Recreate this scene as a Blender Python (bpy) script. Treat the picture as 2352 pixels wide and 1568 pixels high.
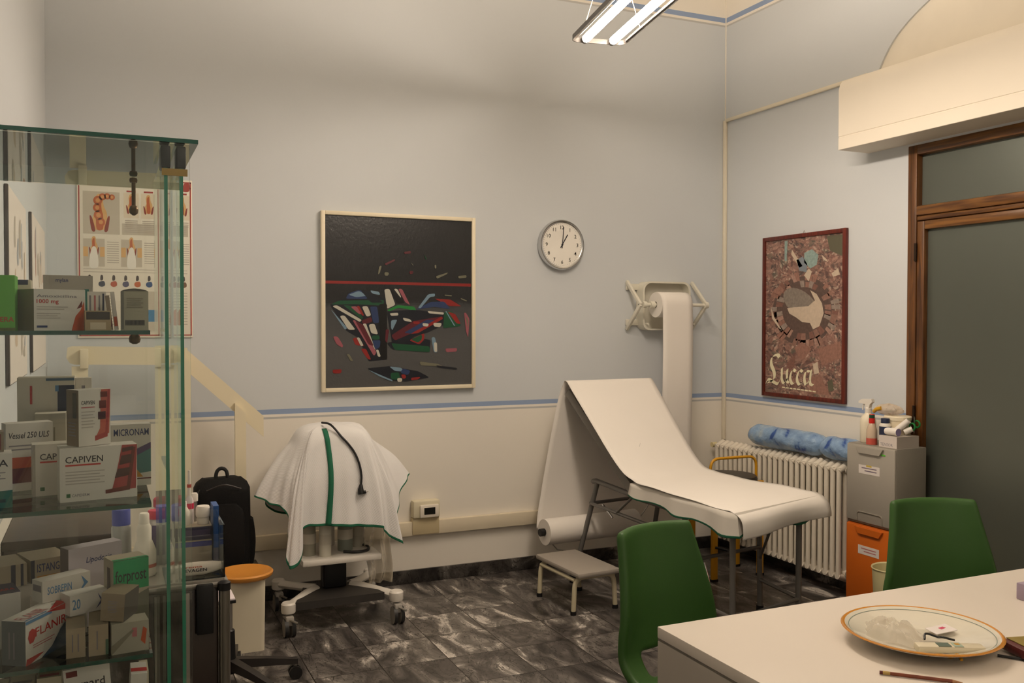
import bpy, bmesh, math, random
from math import sin, cos, pi, radians, tan
from mathutils import Vector, Matrix
from mathutils.bvhtree import BVHTree
random.seed(7)
for o in list(bpy.data.objects): bpy.data.objects.remove(o)
SC = bpy.context.scene
COL = SC.collection

# ------------------------------------------------------------------ camera, world, exposure
cam = bpy.data.cameras.new('camera'); cam_o = bpy.data.objects.new('camera', cam); COL.objects.link(cam_o)
cam.sensor_width = 36.0; cam.lens = 2105 * 36.0 / 2352; cam.clip_start = 0.02
cam_o.rotation_mode = 'XYZ'
cam_o.matrix_world = (Matrix.Translation((0, 0, 1.5)) @ Matrix.Rotation(radians(-24.1), 4, 'Z')
                      @ Matrix.Rotation(radians(90 - 1.2), 4, 'X') @ Matrix.Rotation(radians(0.05), 4, 'Z'))
SC.camera = cam_o
w = bpy.data.worlds.new('world'); SC.world = w; w.use_nodes = True
w.node_tree.nodes['Background'].inputs[0].default_value = (0.02, 0.025, 0.04, 1)
w.node_tree.nodes['Background'].inputs[1].default_value = 0.3
SC.view_settings.view_transform = 'Standard'; SC.view_settings.look = 'None'
SC.view_settings.gamma = 1; SC.view_settings.use_curve_mapping = False
SC.view_settings.exposure = 0.0
SC.cycles.transparent_max_bounces = 32; SC.cycles.max_bounces = 12
LAMP = 90.0                             # tube radiance
LAMPCOL = (1.0, 0.843, 0.685)

XL, XR, YB, YF, ZC = -0.244, 3.807, 5.026, -2.4, 4.35

# ------------------------------------------------------------------ materials
def lin(h):
    h = h.lstrip('#'); o = []
    for i in (0, 2, 4):
        c = int(h[i:i+2], 16) / 255
        o.append(c / 12.92 if c <= .04045 else ((c + .055) / 1.055) ** 2.4)
    return (*o, 1)
_M = {}
def nt(name):
    m = bpy.data.materials.new(name); m.use_nodes = True
    n = m.node_tree.nodes; b = n['Principled BSDF']
    return m, m.node_tree, n, b
def mat(name, hx, rough=.5, metal=0, var=.06, vs=6, bump=0, bs=60, spec=.5, coat=0, sheen=0, trans=0):
    if name in _M: return _M[name]
    m, t, n, b = nt(name); L = t.links
    c = lin(hx)
    tc = n.new('ShaderNodeTexCoord'); no = n.new('ShaderNodeTexNoise'); no.inputs['Scale'].default_value = vs
    no.inputs['Detail'].default_value = 4
    L.new(tc.outputs['Object'], no.inputs['Vector'])
    mx = n.new('ShaderNodeMix'); mx.data_type = 'RGBA'
    mx.inputs['A'].default_value = tuple(max(0, x * (1 - var)) for x in c[:3]) + (1,)
    mx.inputs['B'].default_value = tuple(min(1, x * (1 + var)) for x in c[:3]) + (1,)
    L.new(no.outputs['Fac'], mx.inputs['Factor']); L.new(mx.outputs['Result'], b.inputs['Base Color'])
    b.inputs['Roughness'].default_value = rough; b.inputs['Metallic'].default_value = metal
    b.inputs['Specular IOR Level'].default_value = spec; b.inputs['Coat Weight'].default_value = coat
    b.inputs['Sheen Weight'].default_value = sheen
    if trans: b.inputs['Transmission Weight'].default_value = trans
    if bump:
        n2 = n.new('ShaderNodeTexNoise'); n2.inputs['Scale'].default_value = bs; n2.inputs['Detail'].default_value = 3
        L.new(tc.outputs['Object'], n2.inputs['Vector'])
        bp = n.new('ShaderNodeBump'); bp.inputs['Strength'].default_value = bump; bp.inputs['Distance'].default_value = .004
        L.new(n2.outputs['Fac'], bp.inputs['Height']); L.new(bp.outputs['Normal'], b.inputs['Normal'])
    _M[name] = m; return m

def glass_mat(name, tint=(.978, .992, .985), rough=.0, ior=1.45, extra=0.0):
    """thin clear sheet: tinted transparency plus fresnel reflection"""
    if name in _M: return _M[name]
    m = bpy.data.materials.new(name); m.use_nodes = True; t = m.node_tree; n = t.nodes; n.clear(); L = t.links
    out = n.new('ShaderNodeOutputMaterial'); tr = n.new('ShaderNodeBsdfTransparent'); gl = n.new('ShaderNodeBsdfGlossy')
    tr.inputs[0].default_value = (*tint, 1); gl.inputs['Roughness'].default_value = rough
    gl.inputs[0].default_value = (.95, 1, .97, 1)
    fr = n.new('ShaderNodeFresnel'); fr.inputs['IOR'].default_value = ior
    ad = n.new('ShaderNodeMath'); ad.operation = 'ADD'; ad.inputs[1].default_value = extra; ad.use_clamp = True
    mx = n.new('ShaderNodeMixShader')
    L.new(fr.outputs[0], ad.inputs[0]); L.new(ad.outputs[0], mx.inputs[0])
    L.new(tr.outputs[0], mx.inputs[1]); L.new(gl.outputs[0], mx.inputs[2]); L.new(mx.outputs[0], out.inputs[0])
    _M[name] = m; return m

def film_mat(name, hx, alpha, rough=.25):
    """cloudy plastic film: part see-through, part glossy plastic"""
    if name in _M: return _M[name]
    m, t, n, b = nt(name); L = t.links
    b.inputs['Base Color'].default_value = lin(hx); b.inputs['Roughness'].default_value = rough
    tc = n.new('ShaderNodeTexCoord'); no = n.new('ShaderNodeTexNoise'); no.inputs['Scale'].default_value = 25
    no.inputs['Detail'].default_value = 3; L.new(tc.outputs['Object'], no.inputs['Vector'])
    bp = n.new('ShaderNodeBump'); bp.inputs['Strength'].default_value = .7; bp.inputs['Distance'].default_value = .01
    L.new(no.outputs['Fac'], bp.inputs['Height']); L.new(bp.outputs['Normal'], b.inputs['Normal'])
    b.inputs['Alpha'].default_value = alpha
    _M[name] = m; return m

def wall_mat():
    m, t, n, b = nt('painted wall with stripes'); L = t.links
    g = n.new('ShaderNodeNewGeometry'); sx = n.new('ShaderNodeSeparateXYZ'); L.new(g.outputs['Position'], sx.inputs[0])
    no = n.new('ShaderNodeTexNoise'); no.inputs['Scale'].default_value = 1.3; no.inputs['Detail'].default_value = 5
    L.new(g.outputs['Position'], no.inputs['Vector'])
    def band(z0, z1, prev, colr):
        a = n.new('ShaderNodeMath'); a.operation = 'GREATER_THAN'; a.inputs[1].default_value = z0
        c = n.new('ShaderNodeMath'); c.operation = 'LESS_THAN'; c.inputs[1].default_value = z1
        k = n.new('ShaderNodeMath'); k.operation = 'MULTIPLY'
        L.new(sx.outputs[2], a.inputs[0]); L.new(sx.outputs[2], c.inputs[0]); L.new(a.outputs[0], k.inputs[0]); L.new(c.outputs[0], k.inputs[1])
        x = n.new('ShaderNodeMix'); x.data_type = 'RGBA'; L.new(k.outputs[0], x.inputs['Factor'])
        if isinstance(prev, tuple): x.inputs['A'].default_value = prev
        else: L.new(prev, x.inputs['A'])
        x.inputs['B'].default_value = colr
        return x.outputs['Result']
    cream = lin('#eee8dd'); blue = lin('#93a6c6'); pale = lin('#d1d5d8'); line = lin('#bdbdbb')
    s = band(.0, 1.030, pale, cream)
    s = band(1.003, 1.030, s, blue)
    s = band(.978, .989, s, line)
    s = band(3.46, 9, s, cream)
    s = band(3.490, 3.522, s, blue)
    s = band(3.40, 3.462, s, pale)
    s = band(3.462, 3.474, s, line)
    hs = n.new('ShaderNodeMix'); hs.data_type = 'RGBA'; hs.blend_type = 'MULTIPLY'; hs.inputs['Factor'].default_value = 1
    mr = n.new('ShaderNodeMapRange'); mr.inputs['To Min'].default_value = .96; mr.inputs['To Max'].default_value = 1.03
    L.new(no.outputs['Fac'], mr.inputs['Value']); L.new(s, hs.inputs['A']); L.new(mr.outputs[0], hs.inputs['B'])
    L.new(hs.outputs['Result'], b.inputs['Base Color']); b.inputs['Roughness'].default_value = .75
    n2 = n.new('ShaderNodeTexNoise'); n2.inputs['Scale'].default_value = 40; L.new(g.outputs['Position'], n2.inputs['Vector'])
    bp = n.new('ShaderNodeBump'); bp.inputs['Strength'].default_value = .12; bp.inputs['Distance'].default_value = .003
    L.new(n2.outputs['Fac'], bp.inputs['Height']); L.new(bp.outputs['Normal'], b.inputs['Normal'])
    return m

def marble_mat(name, tiled=True):
    m, t, n, b = nt(name); L = t.links
    g = n.new('ShaderNodeNewGeometry')
    mp = n.new('ShaderNodeMapping'); L.new(g.outputs['Position'], mp.inputs['Vector'])
    sx = n.new('ShaderNodeSeparateXYZ'); L.new(g.outputs['Position'], sx.inputs[0])
    S = .30
    def mth(op, a, bb=None, c=None):
        k = n.new('ShaderNodeMath'); k.operation = op
        for i, v in enumerate((a, bb, c)):
            if v is None: continue
            if isinstance(v, (int, float)): k.inputs[i].default_value = v
            else: L.new(v, k.inputs[i])
        return k.outputs[0]
    fx = mth('DIVIDE', mth('SUBTRACT', sx.outputs[0], 1.70), S); fy = mth('DIVIDE', mth('SUBTRACT', sx.outputs[1], YB), S)
    ix = mth('FLOOR', fx); iy = mth('FLOOR', fy)
    # per-tile random offset so that the veining breaks at each joint
    cb = n.new('ShaderNodeCombineXYZ'); L.new(ix, cb.inputs[0]); L.new(iy, cb.inputs[1])
    wn = n.new('ShaderNodeTexWhiteNoise'); wn.noise_dimensions = '3D'; L.new(cb.outputs[0], wn.inputs['Vector'])
    sc = n.new('ShaderNodeVectorMath'); sc.operation = 'SCALE'; sc.inputs['Scale'].default_value = 9 if tiled else 0
    L.new(wn.outputs['Color'], sc.inputs[0])
    ad = n.new('ShaderNodeVectorMath'); ad.operation = 'ADD'; L.new(g.outputs['Position'], ad.inputs[0]); L.new(sc.outputs[0], ad.inputs[1])
    mp2 = n.new('ShaderNodeMapping'); mp2.inputs['Rotation'].default_value = (0, 0, .5); mp2.inputs['Scale'].default_value = (1.9, .8, 1.2)
    L.new(ad.outputs[0], mp2.inputs['Vector'])
    n1 = n.new('ShaderNodeTexNoise'); n1.inputs['Scale'].default_value = 2.7; n1.inputs['Detail'].default_value = 9
    n1.inputs['Roughness'].default_value = .62; n1.inputs['Distortion'].default_value = 1.6
    L.new(mp2.outputs[0], n1.inputs['Vector'])
    cr = n.new('ShaderNodeValToRGB'); e = cr.color_ramp
    e.elements[0].position = .33; e.elements[0].color = lin('#2b2827'); e.elements[1].position = .74; e.elements[1].color = lin('#d6cec4')
    q = e.elements.new(.47); q.color = lin('#55504d'); q = e.elements.new(.56); q.color = lin('#746f6a'); q = e.elements.new(.60); q.color = lin('#8f8983'); q = e.elements.new(.645); q.color = lin('#c8c1b9')
    L.new(n1.outputs['Fac'], cr.inputs[0])
    n3 = n.new('ShaderNodeTexNoise'); n3.inputs['Scale'].default_value = 7; n3.inputs['Detail'].default_value = 6; n3.inputs['Distortion'].default_value = 2.5
    L.new(mp2.outputs[0], n3.inputs['Vector'])
    v = mth('ABSOLUTE', mth('SUBTRACT', n3.outputs['Fac'], .5))
    vein = mth('LESS_THAN', v, .012)
    x1 = n.new('ShaderNodeMix'); x1.data_type = 'RGBA'; L.new(mth('MULTIPLY', vein, .75), x1.inputs['Factor'])
    L.new(cr.outputs[0], x1.inputs['A']); x1.inputs['B'].default_value = lin('#171413') 
    last = x1.outputs['Result']
    if tiled:
        jx = mth('LESS_THAN', mth('ABSOLUTE', mth('SUBTRACT', mth('FRACT', mth('ADD', fx, .5)), .5)), .007)
        jy = mth('LESS_THAN', mth('ABSOLUTE', mth('SUBTRACT', mth('FRACT', mth('ADD', fy, .5)), .5)), .007)
        j = mth('MAXIMUM', jx, jy)
        x2 = n.new('ShaderNodeMix'); x2.data_type = 'RGBA'; L.new(j, x2.inputs['Factor']); L.new(last, x2.inputs['A'])
        x2.inputs['B'].default_value = lin('#1f1a17'); last = x2.outputs['Result']
    else:
        x2 = n.new('ShaderNodeMix'); x2.data_type = 'RGBA'; x2.blend_type = 'MULTIPLY'; x2.inputs['Factor'].default_value = 1
        L.new(last, x2.inputs['A']); x2.inputs['B'].default_value = (.45, .45, .45, 1); last = x2.outputs['Result']
    L.new(last, b.inputs['Base Color']); b.inputs['Roughness'].default_value = .33; b.inputs['Specular IOR Level'].default_value = .35
    return m

def wood_mat(name, c1, c2, axis=2, rough=.4, scale=14):
    m, t, n, b = nt(name); L = t.links
    tc = n.new('ShaderNodeTexCoord'); mp = n.new('ShaderNodeMapping')
    sc = [scale, scale, scale]; sc[axis] = scale * .07; mp.inputs['Scale'].default_value = sc
    L.new(tc.outputs['Object'], mp.inputs['Vector'])
    no = n.new('ShaderNodeTexNoise'); no.inputs['Scale'].default_value = 3; no.inputs['Detail'].default_value = 8; no.inputs['Distortion'].default_value = .8
    L.new(mp.outputs[0], no.inputs['Vector'])
    cr = n.new('ShaderNodeValToRGB'); cr.color_ramp.elements[0].color = lin(c1); cr.color_ramp.elements[1].color = lin(c2)
    cr.color_ramp.elements[0].position = .35; cr.color_ramp.elements[1].position = .65
    L.new(no.outputs['Fac'], cr.inputs[0]); L.new(cr.outputs[0], b.inputs['Base Color']); b.inputs['Roughness'].default_value = rough
    _M[name] = m; return m

def weave_mat(name, hx, hx2, scale=900):
    m, t, n, b = nt(name); L = t.links
    tc = n.new('ShaderNodeTexCoord')
    a = n.new('ShaderNodeTexWave'); a.bands_direction = 'DIAGONAL'; a.inputs['Scale'].default_value = scale / 12; a.inputs['Distortion'].default_value = .6
    L.new(tc.outputs['Object'], a.inputs['Vector'])
    c = n.new('ShaderNodeMix'); c.data_type = 'RGBA'; c.inputs['A'].default_value = lin(hx); c.inputs['B'].default_value = lin(hx2)
    L.new(a.outputs['Fac'], c.inputs['Factor']); L.new(c.outputs['Result'], b.inputs['Base Color'])
    b.inputs['Roughness'].default_value = .9; b.inputs['Sheen Weight'].default_value = .2
    bp = n.new('ShaderNodeBump'); bp.inputs['Strength'].default_value = .35; bp.inputs['Distance'].default_value = .002
    L.new(a.outputs['Fac'], bp.inputs['Height']); L.new(bp.outputs['Normal'], b.inputs['Normal'])
    b.inputs['Specular IOR Level'].default_value = .2
    _M[name] = m; return m

W = mat('white plastic', '#e6e1d8', .45); BLK = mat('black plastic', '#0e0e0f', .45); CHR = mat('chrome', '#cfcfcf', .18, 1, .02)
STEEL = mat('brushed steel', '#a9a6a0', .35, .9, .05); GREYTUBE = mat('grey painted tube', '#6f6c68', .4, .4)
CREAM = mat('cream plastic', '#e2d9bd', .5); PAPER = mat('white paper', '#ece6de', .8, 0, .02, bump=.05, bs=20)
CARD = mat('white carton', '#e3ded6', .55, 0, .03); INK = mat('dark print', '#24232c', .6); GREYINK = mat('grey print', '#8f8a90', .6)
REDINK = mat('red print', '#c02a26', .6); BLUEINK = mat('blue print', '#2a3b73', .6)
GLASS = glass_mat('clear cabinet glass'); GEDGE = mat('green glass edge', '#0f5142', .15, 0, .15, 20, spec=.8); GEDGE2 = mat('bright green pane edge', '#2a8a6e', .3, 0, .15, 20, spec=.5); PGLASS = glass_mat('sliding pane glass', (.985, .996, .99), .0, 1.22)
GLASSW = glass_mat('clear glass', (.995, .997, .996))
TAN = mat('cream painted wood', '#e6dbbe', .5, 0, .04, 3)

# ------------------------------------------------------------------ mesh builder
_TXT = {}
def text_geo(s, shear=0.0, bold=0.0):
    k = (s, shear, bold)
    if k not in _TXT:
        cu = bpy.data.curves.new('t', 'FONT'); cu.body = s; cu.size = 1; cu.shear = shear; cu.offset = bold; cu.resolution_u = 2
        cu.fill_mode = 'FRONT'
        ob = bpy.data.objects.new('t', cu)
        me = bpy.data.meshes.new_from_object(ob)
        v = [tuple(p.co) for p in me.vertices]; f = [tuple(p.vertices) for p in me.polygons]
        xs = [p[0] for p in v] or [0]; x0 = min(xs); wd = max(xs) - x0
        v = [(p[0] - x0, p[1], 0) for p in v]
        bpy.data.objects.remove(ob); bpy.data.curves.remove(cu); bpy.data.meshes.remove(me)
        _TXT[k] = (v, f, wd)
    return _TXT[k]

def frame_from(d):
    d = Vector(d).normalized(); up = Vector((0, 0, 1)) if abs(d.z) < .95 else Vector((1, 0, 0))
    a = d.cross(up).normalized(); b = a.cross(d).normalized(); return a, b
def rounded(pts, rad, n=5, closed=False):
    P = [Vector(p) for p in pts]; out = []; N = len(P)
    for i in range(N):
        if not closed and i in (0, N - 1): out.append(P[i]); continue
        a, b, c = P[i-1], P[i], P[(i+1) % N]
        u = (a - b); v = (c - b); r = min(rad, u.length * .48, v.length * .48)
        p0 = b + u.normalized() * r; p1 = b + v.normalized() * r
        for k in range(n + 1):
            t = k / n; out.append(p0 * (1-t)**2 + b * 2*t*(1-t) + p1 * t*t)
    return out
def smooth_path(pts, n=6, closed=False):
    P = [Vector(p) for p in pts]; N = len(P); out = []
    for i in range(N if closed else N - 1):
        p0 = P[i-1] if (closed or i > 0) else P[0]*2-P[1]
        p1 = P[i]; p2 = P[(i+1) % N]; p3 = P[(i+2) % N] if (closed or i + 2 < N) else P[-1]*2-P[-2]
        for k in range(n):
            t = k / n
            out.append(.5 * ((2*p1) + (p2-p0)*t + (2*p0-5*p1+4*p2-p3)*t*t + (3*p1-p0-3*p2+p3)*t**3))
    if not closed: out.append(P[-1])
    return out

class MB:
    def __init__(s): s.v = []; s.f = []; s.mi = []; s.mats = []; s.X = Matrix.Identity(4)
    def m(s, mt):
        if mt not in s.mats: s.mats.append(mt)
        return s.mats.index(mt)
    def add(s, vs, fs, mt, X=None):
        o = len(s.v); T = s.X @ X if X is not None else s.X
        s.v += [T @ Vector(p) for p in vs]; k = s.m(mt) if not isinstance(mt, list) else None
        for i, f in enumerate(fs):
            s.f.append([a + o for a in f]); s.mi.append(k if k is not None else s.m(mt[i]))
        return s
    def box(s, lo, hi, mt, bev=0, X=None, seg=2):
        lo, hi = [min(a, b) for a, b in zip(lo, hi)], [max(a, b) for a, b in zip(lo, hi)]
        if not bev:
            x0, y0, z0 = lo; x1, y1, z1 = hi
            v = [(x0,y0,z0),(x1,y0,z0),(x1,y1,z0),(x0,y1,z0),(x0,y0,z1),(x1,y0,z1),(x1,y1,z1),(x0,y1,z1)]
            # face order: bottom, top, front(-y), right(+x), back(+y), left(-x)
            return s.add(v, [(0,3,2,1),(4,5,6,7),(0,1,5,4),(1,2,6,5),(2,3,7,6),(3,0,4,7)], mt, X)
        bm = bmesh.new(); bmesh.ops.create_cube(bm, size=1)
        for q in bm.verts: q.co = Vector([lo[i] + (q.co[i] + .5) * (hi[i] - lo[i]) for i in range(3)])
        bmesh.ops.bevel(bm, geom=bm.edges[:], offset=min(bev, min(hi[i]-lo[i] for i in range(3)) * .49), segments=seg, profile=.5, affect='EDGES')
        bm.verts.index_update(); v = [tuple(q.co) for q in bm.verts]; f = [[q.index for q in g.verts] for g in bm.faces]; bm.free()
        return s.add(v, f, mt, X)
    def cyl(s, p0, p1, r, mt, r2=None, seg=16, cap=True, capm=None):
        p0, p1 = Vector(p0), Vector(p1); r2 = r if r2 is None else r2; a, b = frame_from(p1 - p0)
        v = []
        for p, rr in ((p0, r), (p1, r2)):
            for i in range(seg):
                t = 2*pi*i/seg; v.append(p + a*cos(t)*rr + b*sin(t)*rr)
        f = [(i, (i+1) % seg, seg+(i+1) % seg, seg+i) for i in range(seg)]; ms = [mt]*seg
        if cap: f += [tuple(range(seg))[::-1], tuple(range(seg, 2*seg))]; ms += [capm or mt]*2
        return s.add(v, f, ms)
    def tube(s, pts, r, mt, seg=10, closed=False, ry=None):
        P = [Vector(p) for p in pts]; N = len(P)
        if closed and (P[0]-P[-1]).length < 1e-6: P.pop(); N -= 1
        rs = r if isinstance(r, (list, tuple)) else [r]*N
        def tan_(i):
            if closed: return (P[(i+1) % N]-P[i-1]).normalized()
            return (P[min(i+1, N-1)]-P[max(i-1, 0)]).normalized()
        a, b = frame_from(tan_(0)); v = []
        pt = tan_(0)
        for i in range(N):
            t = tan_(i); q = pt.rotation_difference(t); a = q @ a; b = q @ b; pt = t
            for k in range(seg):
                w_ = 2*pi*k/seg; v.append(P[i] + a*cos(w_)*rs[i] + b*sin(w_)*(ry or rs[i]))
        f = []
        for i in range(N if closed else N-1):
            j = (i+1) % N
            for k in range(seg): f.append((i*seg+k, i*seg+(k+1) % seg, j*seg+(k+1) % seg, j*seg+k))
        if not closed: f += [tuple(range(seg))[::-1], tuple(range((N-1)*seg, N*seg))]
        return s.add(v, f, mt)
    def lathe(s, prof, mt, o=(0,0,0), seg=32, X=None, cap0=True, cap1=True):
        v = []; N = len(prof); ms = []
        for (r, z) in prof:
            for k in range(seg): t = 2*pi*k/seg; v.append((o[0]+r*cos(t), o[1]+r*sin(t), o[2]+z))
        f = []
        for i in range(N-1):
            for k in range(seg): f.append((i*seg+k, i*seg+(k+1) % seg, (i+1)*seg+(k+1) % seg, (i+1)*seg+k)); ms.append(mt[i] if isinstance(mt, list) else mt)
        l = mt if not isinstance(mt, list) else None
        if cap0: f.append(tuple(range(seg))[::-1]); ms.append(l or mt[0])
        if cap1: f.append(tuple(range((N-1)*seg, N*seg))); ms.append(l or mt[-1])
        return s.add(v, f, ms, X)
    def prism(s, poly, d0, d1, mt, axes='xz'):
        """extrude a 2D polygon along the remaining axis from d0 to d1"""
        n = len(poly); v = []
        for d in (d0, d1):
            for a, b in poly:
                v.append({'xz': (a, d, b), 'xy': (a, b, d), 'yz': (d, a, b)}[axes])
        f = [tuple(range(n))[::-1], tuple(range(n, 2*n))] + [(i, (i+1) % n, n+(i+1) % n, n+i) for i in range(n)]
        return s.add(v, f, mt)
    def grid(s, fn, nu, nv, mt, closed_u=False):
        v = [fn(i/nu, j/nv) for j in range(nv+1) for i in range(nu + (0 if closed_u else 1))]
        W_ = nu if closed_u else nu+1; f = []; ms = []
        for j in range(nv):
            for i in range(nu):
                f.append((j*W_+i, j*W_+(i+1) % W_, (j+1)*W_+(i+1) % W_, (j+1)*W_+i)); ms.append(mt((i+.5)/nu, (j+.5)/nv) if callable(mt) else mt)
        keep = [k for k, q in enumerate(ms) if q is not None]
        return s.add(v, [f[k] for k in keep], [ms[k] for k in keep])
    def poly(s, pts, mt, X=None): return s.add(pts, [tuple(range(len(pts)))], mt, X)
    def text(s, st, X, h, mt, wd=None, shear=0, bold=0.0, center=False):
        """flat lettering in the X matrix's xy plane: baseline at y=0, cap height about .7*h"""
        v, f, ww = text_geo(st, shear, bold)
        if not v: return s
        sx = (wd / ww) if wd else h; ox = -ww*sx/2 if center else 0
        return s.add([(p[0]*sx+ox, p[1]*h, 0) for p in v], f, mt, X)
    def mesh(s, name, sub=(0,0,0), angle=38, recalc=True):
        me = bpy.data.meshes.new(name); o = Vector(sub)
        me.from_pydata([p - o for p in s.v], [], s.f)
        for q in s.mats: me.materials.append(q)
        me.polygons.foreach_set('material_index', s.mi)
        if recalc:
            bm = bmesh.new(); bm.from_mesh(me); bmesh.ops.recalc_face_normals(bm, faces=bm.faces); bm.to_mesh(me); bm.free()
        me.shade_smooth(); me.set_sharp_from_angle(angle=radians(angle)); me.update()
        return me

def front_X(x, y, z, rotz=0, off=.0006):
    """matrix that writes on a face looking toward -y: local x -> +x, local y -> +z"""
    return Matrix.Translation((x, y - off, z)) @ Matrix.Rotation(rotz, 4, 'Z') @ Matrix.Rotation(pi/2, 4, 'X')

def props(o, label=None, cat=None, group=None, kind=None):
    if label: o['label'] = label
    if cat: o['category'] = cat
    if group: o['group'] = group
    if kind: o['kind'] = kind
    return o
def thing(name, label, cat, loc=(0,0,0), rot=0, group=None):
    o = bpy.data.objects.new(name, None); COL.objects.link(o); o.location = loc; o.rotation_euler = (0, 0, rot)
    o.empty_display_size = .05
    return props(o, label, cat, group)
def part(name, mb, T, world=False, label=None, angle=38, recalc=True):
    top = T
    while top.parent: top = top.parent
    me = mb.mesh(name, top.location if world else (0,0,0), angle, recalc)
    o = bpy.data.objects.new(name, me); COL.objects.link(o); o.parent = T
    if label: o['label'] = label
    return o
def single(name, mb, label, cat, loc=None, rot=0, group=None, world=True, angle=38):
    """one-mesh thing; in world mode the vertices are world coordinates and loc is only the origin"""
    if loc is None:
        loc = (sum(p.x for p in mb.v)/len(mb.v), sum(p.y for p in mb.v)/len(mb.v), min(p.z for p in mb.v)); world = True
    me = mb.mesh(name, loc if world else (0,0,0), angle)
    o = bpy.data.objects.new(name, me); COL.objects.link(o); o.location = loc
    if not world: o.rotation_euler = (0, 0, rot)
    return props(o, label, cat, group)
def struct(name, mb, angle=38):
    me = mb.mesh(name, (0,0,0), angle); o = bpy.data.objects.new(name, me); COL.objects.link(o); o['kind'] = 'structure'; return o
def copy_tree(o, parent=None):
    c = o.copy(); COL.objects.link(c); c.parent = parent
    for ch in list(o.children): copy_tree(ch, c)
    return c
def solid(o, t, off=0):
    md = o.modifiers.new('thickness', 'SOLIDIFY'); md.thickness = t; md.offset = off; return o

# ------------------------------------------------------------------ room shell
WALL = wall_mat()
MARBLE = marble_mat('grey marble tiles'); SKIRT = marble_mat('dark marble skirting', False)
b = MB(); b.box((XL-.1, YF-.1, -.1), (XR+.3, YB+.1, 0), MARBLE); struct('floor', b)
b = MB(); b.box((XL-.1, YF-.1, ZC), (XR+.3, YB+.1, ZC+.1), mat('white ceiling paint', '#efe9dd', .85)); struct('ceiling', b)
b = MB(); b.box((XL-.1, YB, 0), (XR+.3, YB+.1, ZC), WALL); struct('wall_back', b)
b = MB(); b.box((XL-.1, YF, 0), (XL, YB, ZC), WALL); struct('wall_left', b)
b = MB(); b.box((XL-.1, YF-.1, 0), (XR+.3, YF, ZC), WALL); struct('wall_front', b)
# right wall with the door opening and the arched recess
DY0, DY1, DZ = 1.75, 3.497, 2.406
arch = [(3.800,2.60),(3.765,2.70),(3.70,2.86),(3.584,3.004),(3.384,3.121),(3.10,3.215),(2.75,3.26),(2.40,3.215),(2.12,3.121),(1.92,3.004),(1.80,2.86),(1.74,2.70),(1.71,2.60)]
arch = [(p.x, p.y) for p in smooth_path([(a, c, 0) for a, c in arch], 5)]
def flat_shape(loops, depth):
    cu = bpy.data.curves.new('s', 'CURVE'); cu.dimensions = '2D'; cu.fill_mode = 'BOTH'; cu.extrude = depth/2
    for lp in loops:
        sp = cu.splines.new('POLY'); sp.points.add(len(lp)-1); sp.use_cyclic_u = True
        for i, (x, y) in enumerate(lp): sp.points[i].co = (x, y, 0, 1)
    ob = bpy.data.objects.new('s', cu); me = bpy.data.meshes.new_from_object(ob)
    v = [tuple(p.co) for p in me.vertices]; f = [tuple(p.vertices) for p in me.polygons]
    bpy.data.objects.remove(ob); bpy.data.curves.remove(cu); bpy.data.meshes.remove(me); return v, f
v, f = flat_shape([[(YF,0),(DY0,0),(DY0,DZ),(DY1,DZ),(DY1,0),(YB,0),(YB,ZC),(YF,ZC)], arch], .26)
b = MB(); b.add([(XR+.13+z, y, x_) for (y, x_, z) in v], f, WALL); struct('wall_right', b)
b = MB(); b.box((XR+.012, 1.6, 2.5), (XR+.2, 3.9, 3.4), mat('cream niche paint', '#ebe3d3', .8)); b2 = struct('trim_1', b); props(b2, 'cream back of the arched recess above the door')
# corner bead between back and right wall
b = MB(); b.box((XR-.006, YB-.006, 2.84), (XR, YB, ZC), mat('pale corner bead', '#ece6da', .6)); struct('trim_2', b)
# marble skirting
b = MB(); b.box((XL, YB-.015, 0), (XR, YB, .078), SKIRT, .002); struct('baseboard_back', b)
b = MB(); b.box((XR-.015, DY1+.0, 0), (XR, YB-.015, .078), SKIRT, .002); struct('baseboard_right', b)
b = MB(); b.box((XL, YF, 0), (XL+.015, YB-.015, .078), SKIRT, .002); struct('baseboard_left', b)

# wooden glazed door in the right wall
DWOOD = wood_mat('brown door wood', '#3f2410', '#70471f', 2, .38); DWOODH = wood_mat('brown door wood rail', '#4d2d12', '#815626', 1, .35)
FROST = mat('grey frosted glass', '#62675e', .36, .5, .05, 2, spec=.9)
dr = thing('door_1', None, None, (XR, DY0, 0)); dr['kind'] = 'structure'
fx0, fx1 = XR-.006, XR+.10
b = MB(); b.box((fx0, DY1-.055, 0), (fx1, DY1, DZ), DWOOD, .004); b.box((fx0, DY0, 0), (fx1, DY0+.055, DZ), DWOOD, .004)
b.box((fx0, DY0+.055, DZ-.05), (fx1, DY1-.055, DZ), DWOODH, .004); part('door_frame', b, dr, True)
b = MB(); b.box((fx0-.004, DY0+.055, 2.045), (fx1, DY1-.055, 2.095), DWOODH, .008); b.box((fx0+.004, DY0+.055, 2.020), (fx1, DY1-.055, 2.044), DWOODH, .006)
part('transom_bar', b, dr, True)
b = MB(); b.box((XR+.035, DY0+.05, 2.09), (XR+.043, DY1-.05, DZ-.045), FROST); part('transom_pane', b, dr, True, 'frosted upper pane')
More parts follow.
